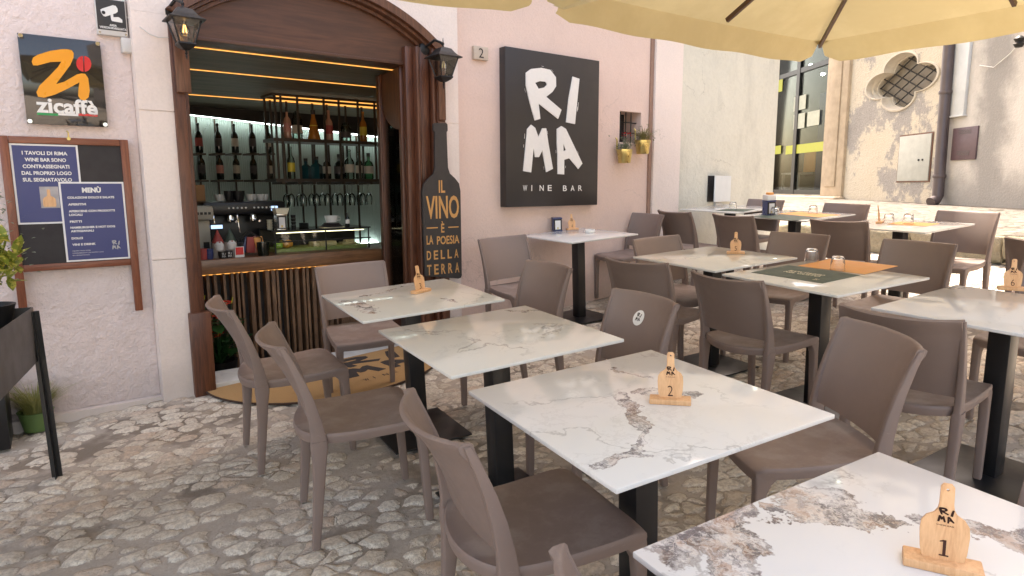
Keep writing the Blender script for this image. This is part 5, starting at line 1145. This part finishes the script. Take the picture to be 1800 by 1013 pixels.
mar = {
 'T1': marble('marble_a', 1.3, segs('T1', [(1230, 915, 1200, 955, .065, .9), (1300, 905, 1340, 950, .045, .9), (1380, 870, 1440, 880, .05, .95), (1290, 960, 1320, 1000, .05, 1), (1360, 900, 1500, 905, .022, .9), (1480, 900, 1590, 925, .018, .9), (1610, 905, 1640, 925, .022, .8), (1700, 935, 1800, 965, .03, .7)]), .7, (.72, .71, .69), .5),
 'T2': marble('marble_b', 4.1, segs('T2', [(1095, 695, 1130, 745, .030, 1), (1135, 688, 1228, 694, .034, 1), (1135, 750, 1130, 790, .018, .9), (1075, 815, 1130, 800, .032, .9), (1080, 650, 1150, 665, .008, .7)]), .5, (.71, .69, .655), .25),
 'T3': marble('marble_c', 8.2, segs('T3', [(880, 545, 935, 548, .010, .8), (950, 580, 975, 572, .006, .7)]), .7, (.68, .665, .615), .2),
 'T4': marble('marble_d', 2.2, segs('T4', [(612, 530, 660, 548, .035, 1), (640, 520, 690, 508, .015, .9), (765, 525, 810, 530, .012, .8)]), .6, (.67, .66, .61), .5),
 'T5': marble('marble_e', 6.4, (), .3, (.69, .675, .65)), 'T6': marble('marble_f', 9.9, (), .5, (.69, .67, .62)), 'T7': marble('marble_g', 3.7, (), .5), 'T8': marble('marble_h', 5.5, segs('T8', [(1620, 505, 1740, 505, .006, .6)]), .8, (.71, .70, .69), .1, .8)}
def make_table(k, label, mm, name='table'):
    T_ = thing('table', label, 'table', tmat(k), 'square marble-topped tables'); h = SID/2
    mb = MB(); mb.box(-h, h, -h, h, TH-.013, TH, .0025); 
    o = mb.build('tabletop', mm, T_); o.data.transform(Matrix.Translation((0, 0, -TH))); o.location = (0, 0, TH)
    mb = MB(); mb.box(-.042, .042, -.042, .042, .008, TH-.02, .003); mb.build('pedestal', M['blackmetal'], T_)
    mb = MB(); mb.box(-.15, .15, -.15, .15, TH-.022, TH-.0135); mb.build('mounting_plate', M['blackmetal'], T_)
    mb = MB(); mb.box(-.23, .23, -.215, .215, .004, .014, .003); mb.build('base_plate', M['blackmetal'], T_)
    return T_
tl_ = {'T1': 'marble table with the number 1 marker, boldly veined, at bottom right', 'T2': 'marble table with the number 2 marker and a grey patch at its centre', 'T3': 'bare marble table between the number 3 and number 2 tables', 'T4': 'marble table with the number 3 marker before the doorway',
 'T5': 'marble table against the pink wall with a napkin dispenser and ashtray', 'T6': 'marble table with the number 5 marker', 'T7': 'marble table laid with one green and one orange placemat and two tumblers', 'T8': 'marble table with the number 6 marker at the right edge', 'T9': 'far marble table with a blue napkin dispenser and two placemats',
 'T10': 'far right marble table with an orange placemat and two upturned glasses', 'T11': 'farthest marble table beside the grey wall', 'T12': 'marble table cut off beyond the right edge'}
for k, lab in tl_.items():
    if k != 'T12': make_table(k, lab, mar.get(k, mar['T6']))
def on_t(k, px, py, rz=0.0, h=0.0):
    x, y = tloc(k, px, py); return tmat(k) @ Matrix.Translation((x, y, TH+h)) @ Matrix.Rotation(rz, 4, 'Z')
def face_cam(k, px, py, off=0.0):
    x, y = tloc(k, px, py); P = tmat(k) @ Vector((x, y, TH)); a_ = atan2(CAM.y-P.y, CAM.x-P.x)+pi/2-radians(TB[k][2]); return a_+off
# ---- number markers
def marker(label, k, px, py, num, off=0.0, s=1.0):
    T_ = thing('table_marker', label, 'table number', on_t(k, px, py, face_cam(k, px, py, off)), 'bottle-shaped wooden table numbers')
    # local: -y faces the viewer
    mb = MB(); mb.box(-.058*s, .058*s, -.022*s, .022*s, 0, .016*s, .003); mb.build('base', M['beech'], T_)
    ol = [(-.024, .012), (.024, .012), (.031, .018), (.034, .032), (.036, .062), (.0345, .078), (.028, .088), (.017, .095), (.012, .103), (.0105, .113), (.010, .142), (.006, .147), (-.006, .147), (-.010, .142), (-.0105, .113), (-.012, .103), (-.017, .095), (-.028, .088), (-.0345, .078), (-.036, .062), (-.034, .032), (-.031, .018)]
    hole = [(.0025*cos(2*pi*i/10), .137+.0025*sin(2*pi*i/10)) for i in range(10)]
    R_ = Matrix.Rotation(radians(-8), 4, 'X')
    fn = lambda x, y, d: tuple(R_ @ Vector((x*s, d, y*s)))
    mb = MB(); mb.poly(ol, [hole], fn, .003, -.003); b_ = mb.build('bottle_board', M['beech'], T_, smooth=20)
    mb = MB(); rima(mb, lambda x, y, d: fn(x, y, -.0035), -.012, .013, .080, .106, 0, 0); text_fit(mb, 'WINE BAR', -.013, .013, .074, .0765, lambda x, y, d: fn(x, y, -.0035)); mb.build('logo_print', M['burn'], b_, smooth=0)
    mb = MB(); 
    if num == '1': mb.poly([(-.001, .024), (.0035, .024), (.0035, .050), (-.001, .050), (-.006, .0475), (-.006, .046), (-.001, .047)], [], lambda x, y, d: fn(x, y, d), -.003, -.0036); mb.box(*[0]*6); mb.poly([(-.006, .022), (.008, .022), (.008, .0242), (-.006, .0242)], [], lambda x, y, d: fn(x, y, d), -.003, -.0036)
    elif num != ' ': text_fit(mb, num, -.0075, .0075, .020, .050, lambda x, y, d: fn(x, y, -.0035), -.01)
    if num != ' ': mb.build('number', M['burn'], b_, smooth=0)
    return T_
marker('wooden bottle-shaped marker with number 1, in the right foreground', 'T1', 1655, 998, '1', .12)
marker('wooden bottle-shaped marker with number 2', 'T2', 1178, 708, '2', .0)
marker('wooden bottle-shaped marker with number 3, seen at an angle', 'T4', 740, 514, '3', .75)
marker('wooden bottle-shaped marker with number 5', 'T6', 1293, 446, '5', .05)
marker('wooden bottle-shaped marker with number 6 at the right edge', 'T8', 1779, 510, '6', .15)
marker('wooden bottle-shaped marker with number 4 on the table by the pink wall', 'T5', 1006, 404, '4', .4)
marker('wooden marker seen edge on upon the far right table', 'T10', 1546, 392, ' ', 1.45)
# ---- napkin dispensers
dispenser('blue-sided napkin dispenser on the table by the pink wall', on_t('T5', 979, 406, face_cam('T5', 979, 406, .25)), .085, .125, .085, M['navy'])
dispenser('blue napkin dispenser on the far table, a white carton on top', on_t('T9', 1351, 378, face_cam('T9', 1351, 378, .55)), .09, .14, .10, M['navy'])
ct_ = thing('carton', 'white carton with an orange lid on top of the far napkin dispenser', 'carton', on_t('T9', 1351, 378, face_cam('T9', 1351, 378, .55), .141))
mb = MB(); mb.box(-.045, .045, -.045, .045, 0, .05, .004); mb.build('box', M['white'], ct_); mb = MB(); mb.box(-.02, .03, -.03, .03, .05, .072, .005); mb.build('lid', M['mat_orange'], ct_)
at_ = thing('ashtray', 'small round white ashtray on the table by the pink wall', 'ashtray', on_t('T5', 1037, 409)); mb = MB(); mb.lathe([(.042, 0), (.047, .006), (.045, .026), (.039, .026), (.036, .010), (.001, .009)], n=28); mb.build('dish', M['letter_white'], at_)
# ---- placemats
def placemat(label, k, cx, cy, w_, d_, m, txt=None, lift=0.0, rz=0.0):
    T_ = thing('placemat', label, 'placemat', tmat(k) @ Matrix.Translation((cx, cy, TH+.0008+lift)) @ Matrix.Rotation(rz, 4, 'Z')); mb = MB(); mb.box(-w_/2, w_/2, -d_/2, d_/2, 0, .0012); mb.build('sheet', M[m], T_, smooth=0)
    if txt:
        mb = MB(); f3 = lambda x, y, d: (x, y, .002)
        text_fit(mb, txt[0], -.11, .11, .004, .038, f3, .03); text_fit(mb, txt[1], -.11, .11, -.038, -.004, f3, .03); rima(mb, f3, .13, .16, -.125, -.09, 0, 0); mb.build('print', M['cream'], T_, smooth=0)
    return T_
def pm_px(label, k, P4, m, txt=None, flip=False):
    L = [Vector(tloc(k, *p)) for p in P4]; c_ = sum(L, Vector((0, 0)))/4; e1 = (L[1]-L[0]+L[2]-L[3])/2; e2 = (L[3]-L[0]+L[2]-L[1])/2; return placemat(label, k, c_.x, c_.y, e1.length, e2.length, m, txt, 0, atan2(e1.y, e1.x))
# corners listed: front-left, front-right, back-right, back-left as the diner on the near side reads it
pm_px('dark green placemat with cream lettering on the nearer laid table', 'T7', [(1322, 478), (1444, 500), (1513, 483), (1385, 468)], 'mat_green', ('BUON VIAGGIO', 'NEL GUSTO'))
pm_px('orange placemat with no lettering on the nearer laid table', 'T7', [(1394, 467), (1516, 482), (1583, 469), (1470, 456)], 'mat_orange')
pm_px('dark green placemat on the far table under the napkin dispenser', 'T9', [(1322, 381), (1400, 389), (1437, 383), (1368, 376)], 'mat_green')
pm_px('orange placemat on the far table with the napkin dispenser', 'T9', [(1368, 376), (1440, 383), (1478, 378), (1400, 373)], 'mat_orange')
pm_px('orange placemat on the far right table', 'T10', [(1552, 394), (1625, 398), (1655, 394), (1590, 390)], 'mat_orange')
pm_px('dark green placemat on the farthest table beside the grey wall', 'T11', [(1250, 371), (1300, 372), (1335, 369), (1285, 367)], 'mat_green')
# ---- tumblers (upside down)
tproto = None
for lab, k, px, py in (('upturned tumbler on the left of the orange placemat', 'T7', 1426, 461), ('upturned tumbler between the green and orange placemats', 'T7', 1472, 476), ('upturned tumbler right beside the far blue napkin dispenser', 'T9', 1362, 379), ('upturned tumbler on the far orange placemat', 'T9', 1429, 376), ('left upturned glass on the far right table', 'T10', 1562, 393), ('right upturned glass on the far right table', 'T10', 1596, 394), ('upturned glass on the farthest table beside the grey wall', 'T11', 1288, 369)):
    if tproto is None:
        mb = MB(); mb.lathe([(.040, 0), (.0395, .004), (.0375, .045), (.033, .072), (.028, .080), (.001, .081)], n=32, cap=False); mb.lathe([(.0378, 0), (.0373, .004), (.0353, .044), (.0305, .064), (.024, .068), (.001, .069)], n=32, cap=False); mb.lathe([(.0378, 0), (.040, 0)], n=32, cap=False)
        o = mb.build('tumbler', M['tumbler'], None, weld=True); tproto = o
    else: o = tproto.copy(); COL.objects.link(o)
    o.matrix_world = on_t(k, px, py, 0, .0026); tag(o, lab, 'glass', 'upturned tumblers on the tables')
# ================================================================== UMBRELLAS
M['sleeve'] = simple('clear_sleeve', (.62, .58, .46), .25, .3, 40)
def umbrella(label, c1, c2, ztop_, size_y, zhem, mast, sleeve=False):
    """c1, c2: corners of the edge nearest the bar (world xy); the canopy extends away from the bar by size_y"""
    c1, c2 = Vector(c1), Vector(c2); e = (c2-c1); n_ = Vector((e.y, -e.x)).normalized()
    if n_.y > 0: n_ = -n_
    c3, c4_ = c2+n_*size_y, c1+n_*size_y; cen = (c1+c2+c3+c4_)/4; T_ = thing('parasol', label, 'umbrella', Matrix.Translation((cen.x, cen.y, 0)))
    apex = Vector((0, 0, ztop_)); K = [Vector((q.x-cen.x, q.y-cen.y, zhem)) for q in (c1, c2, c3, c4_)]
    for i in range(4):
        A_, B_ = K[i], K[(i+1) % 4]; N_ = 14; mb = MB(); V = []; rows_ = []
        for r in range(N_+1):
            f = r/N_
            for j in range(N_+1):
                g_ = j/N_; E_ = A_.lerp(B_, g_); p = apex.lerp(E_, f); sag = .014*sin(pi*g_)*f+.03*sin(pi*f)*(.5+.5*sin(pi*g_)); V.append((p.x, p.y, p.z-sag))
        mb.add(V, [(r*(N_+1)+j, r*(N_+1)+j+1, (r+1)*(N_+1)+j+1, (r+1)*(N_+1)+j) for r in range(N_) for j in range(N_)])
        # valance, cut short at the corners
        out = ((A_+B_)/2-Vector((0, 0, zhem))).normalized(); out.z = 0; V = []; m_ = 24
        for q in range(4):
            for j in range(m_+1):
                g_ = j/m_; inset = .010+.012*q/3; g2 = inset/ (B_-A_).length; gg = g2+(1-2*g2)*g_; E_ = A_.lerp(B_, gg); cs2 = 1 if 0 < j < m_ else (.72 if q == 3 else 1)
                sag = .014*sin(pi*gg); V.append((E_.x+out.x*.075*q/3, E_.y+out.y*.075*q/3, E_.z-sag-.158*q/3*cs2+.006*sin(23*gg+i)*q/3))
        mb.add(V, [(q*(m_+1)+j, q*(m_+1)+j+1, (q+1)*(m_+1)+j+1, (q+1)*(m_+1)+j) for q in range(3) for j in range(m_)])
        mb.build('canopy_panel', M['canvas'], T_, smooth=60)
    for i in range(4):
        mb = MB(); mb.bar(apex-Vector((0, 0, .06)), K[i]-Vector((0, 0, .035)), .022, .03); mb.build('rib', M['rib'], T_)
        mb = MB(); m2 = (K[i]+K[(i+1) % 4])/2; mb.bar(apex-Vector((0, 0, .06)), apex.lerp(m2, .90)-Vector((0, 0, .10)), .022, .03); mb.build('rib', M['rib'], T_)
        mb = MB(); q = K[i]; d_ = (q-apex).normalized(); sd_ = d_.cross(Vector((0, 0, 1))).normalized(); c_ = q-d_*.06-Vector((0, 0, .02)); mb.add([c_-sd_*.06, c_+sd_*.06, c_+d_*.06+sd_*.02, c_+d_*.06-sd_*.02], [(0, 1, 2, 3)]); mb.build('corner_pocket', M['canvas'], T_)
    if sleeve: mb = MB(); q = K[1]; d_ = (apex-q).normalized(); mb.tube([q+d_*.02-Vector((0, 0, .05)), q+d_*.75-Vector((0, 0, .05))], .026, 10); mb.build('rib_sleeve', M['sleeve'], T_)
    mb = MB(); mx_, my_ = mast[0]-cen.x, mast[1]-cen.y; gz_ = G(*mast); mb.box(mx_-.04, mx_+.04, my_-.04, my_+.04, gz_, ztop_+.35, .005); mb.build('mast', M['blackmetal'], T_)
    mb = MB(); mb.bar((mx_, my_, ztop_+.3), (0, 0, ztop_+.25), .06, .08); mb.bar((0, 0, ztop_+.28), (0, 0, ztop_-.1), .06); mb.build('arm', M['blackmetal'], T_)
    mb = MB(); mb.box(mx_-.45, mx_+.45, my_-.45, my_+.45, gz_+.001, gz_+.07, .01); mb.build('base', M['stone_plq'], T_)
    return T_
M['rib'] = simple('rib_brown', (.07, .032, .016), .4, .2, 8)
def onz(px, py, z): d = ray(px, py); p = CAM+d*((z-CAM.z)/d.z); return (p.x, p.y)
ZH = 2.62
umbrella('large yellow canvas parasol over the right-hand tables', onz(1441, 74, ZH), onz(985, -20, ZH), 3.28, 2.75, ZH, (4.4, -.9), True)
c1_ = Vector(onz(946, -31, ZH)); umbrella('yellow canvas parasol at the top, over the tables nearest the doorway', tuple(c1_), tuple(c1_+(Vector(onz(785, 0, 2.45))-Vector(onz(945, 20, 2.45))).normalized()*2.8), 3.28, 2.75, ZH, (1.9, -.9))
# ================================================================== PLANTER AND PLANTS ON THE LEFT
a_ = onz(58, 540, .92); pl_ang = atan2(3.22-3.78, -.20+.11)
PLM = at_floor(a_[0], a_[1], radians(-100), 0, False); plt = thing('planter', 'tall dark metal planter box on splayed legs at the left edge', 'planter', PLM)
gz0 = G(a_[0], a_[1]); zt_ = .92-gz0; zb_ = zt_-.26; Lp, Wp = 1.15, .38     # local +x runs along the long side towards the camera, +y... to the left is -y
mb = MB()
for (x0_, x1_, y0_, y1_) in ((0, Lp, -.004, 0), (0, Lp, -Wp, -Wp+.004), (0, .004, -Wp, 0), (Lp-.004, Lp, -Wp, 0)): mb.box(x0_, x1_, y0_, y1_, zb_, zt_)
mb.box(.004, Lp-.004, -Wp+.004, -.004, zb_, zb_+.004); mb.build('trough', M['planter'], plt, smooth=0)
mb = MB(); mb.box(.01, Lp-.01, -Wp+.01, -.01, zt_-.12, zt_-.09); mb.build('soil', M['soil'], plt)
fo = PLM.inverted() @ gnd(101, 838, 0)
for (cx, cy) in ((0, 0), (Lp, 0), (0, -Wp), (Lp, -Wp)):
    tx_ = (fo.x if cx == 0 else Lp-fo.x); ty_ = (fo.y if cy == 0 else -Wp-fo.y); mb = MB()
    gl_ = G(*(PLM @ Vector((tx_, ty_, 0))).xy)-gz0
    mb.bar((cx, cy, zt_-.02), (tx_, ty_, gl_), .045, .004, up=(1, 0, 0)); mb.bar((cx+(.02 if cx == 0 else -.02), cy, zt_-.02), (tx_+(.02 if cx == 0 else -.02), ty_, gl_), .004, .045, up=(1, 0, 0)); mb.build('leg', M['blackmetal'], plt)
# variegated plant in its pot inside the trough
rnd = random.Random(2); q_ = onz(-14, 580, .84); P_ = Vector((q_[0], q_[1], .84)); cr_ = thing('variegated_shrub', 'yellow and green variegated shrub in a dark pot in the planter', 'plant', Matrix.Translation(P_))
mb = MB(); mb.lathe([(.07, 0), (.095, .10), (.10, .115), (.09, .115), (.08, .09), (.001, .09)], n=22); mb.build('pot', M['iron'], cr_)
mb = MB()
for k in range(11):
    a2 = rnd.uniform(0, 2*pi); h_ = rnd.uniform(.14, .34); tip = Vector((cos(a2)*.10, sin(a2)*.10, .1+h_)); mb.tube([(0, 0, .09), tuple(tip*.5+Vector((0, 0, .07))), tuple(tip)], .004, 5); leaves(mb, [tip*(.55+.45*rnd.random())+Vector((rnd.gauss(0, .02), rnd.gauss(0, .02), .02)) for _ in range(14)], rnd, .095, .1, .5)
mb.build('foliage', M['croton'], cr_)
q_ = onz(-6, 550, .84); P_ = Vector((q_[0]-.05, q_[1], .84)); gs = thing('silver_plant', 'wispy grey-green plant behind the variegated shrub', 'plant', Matrix.Translation(P_)); mb = MB(); mb.lathe([(.05, 0), (.07, .08), (.06, .08), (.001, .07)], n=18); mb.build('pot', M['iron'], gs)
mb = MB(); sprigs(mb, 70, .04, .58, .004, rnd, .5, .07); leaves(mb, [(rnd.gauss(0, .09), rnd.gauss(0, .09), rnd.uniform(.15, .62)) for _ in range(420)], rnd, .026); mb.build('foliage', M['greyleaf'], gs)
# grass in a green pot on the ground
g0 = gnd(66, 762, 0); gp = thing('potted_grass', 'tufted grass in a green plastic pot on the ground under the planter', 'plant', Matrix.Translation((g0.x, g0.y+.08, G(g0.x, g0.y)))); mb = MB(); mb.lathe([(.065, 0), (.085, .10), (.092, .115), (.084, .115), (.076, .095), (.001, .095)], n=26); mb.build('pot', M['greenpot'], gp)
mb = MB(); sprigs(mb, 420, .07, .24, .0045, rnd, 1.0, .09); mb.build('grass', M['grass'], gp)
bx0 = gnd(20, 790, 0); bk = thing('planter_box', 'low black box planter at the left edge by the wall', 'planter', Matrix.Translation((bx0.x, bx0.y, G(bx0.x, bx0.y)))); mb = MB(); mb.box(-.5, .0, 0, .32, 0, .34, .006); mb.box(-.47, -.03, .03, .29, .335, .343); mb.build('box', M['blackmetal'], bk)
bpy.context.view_layer.update()
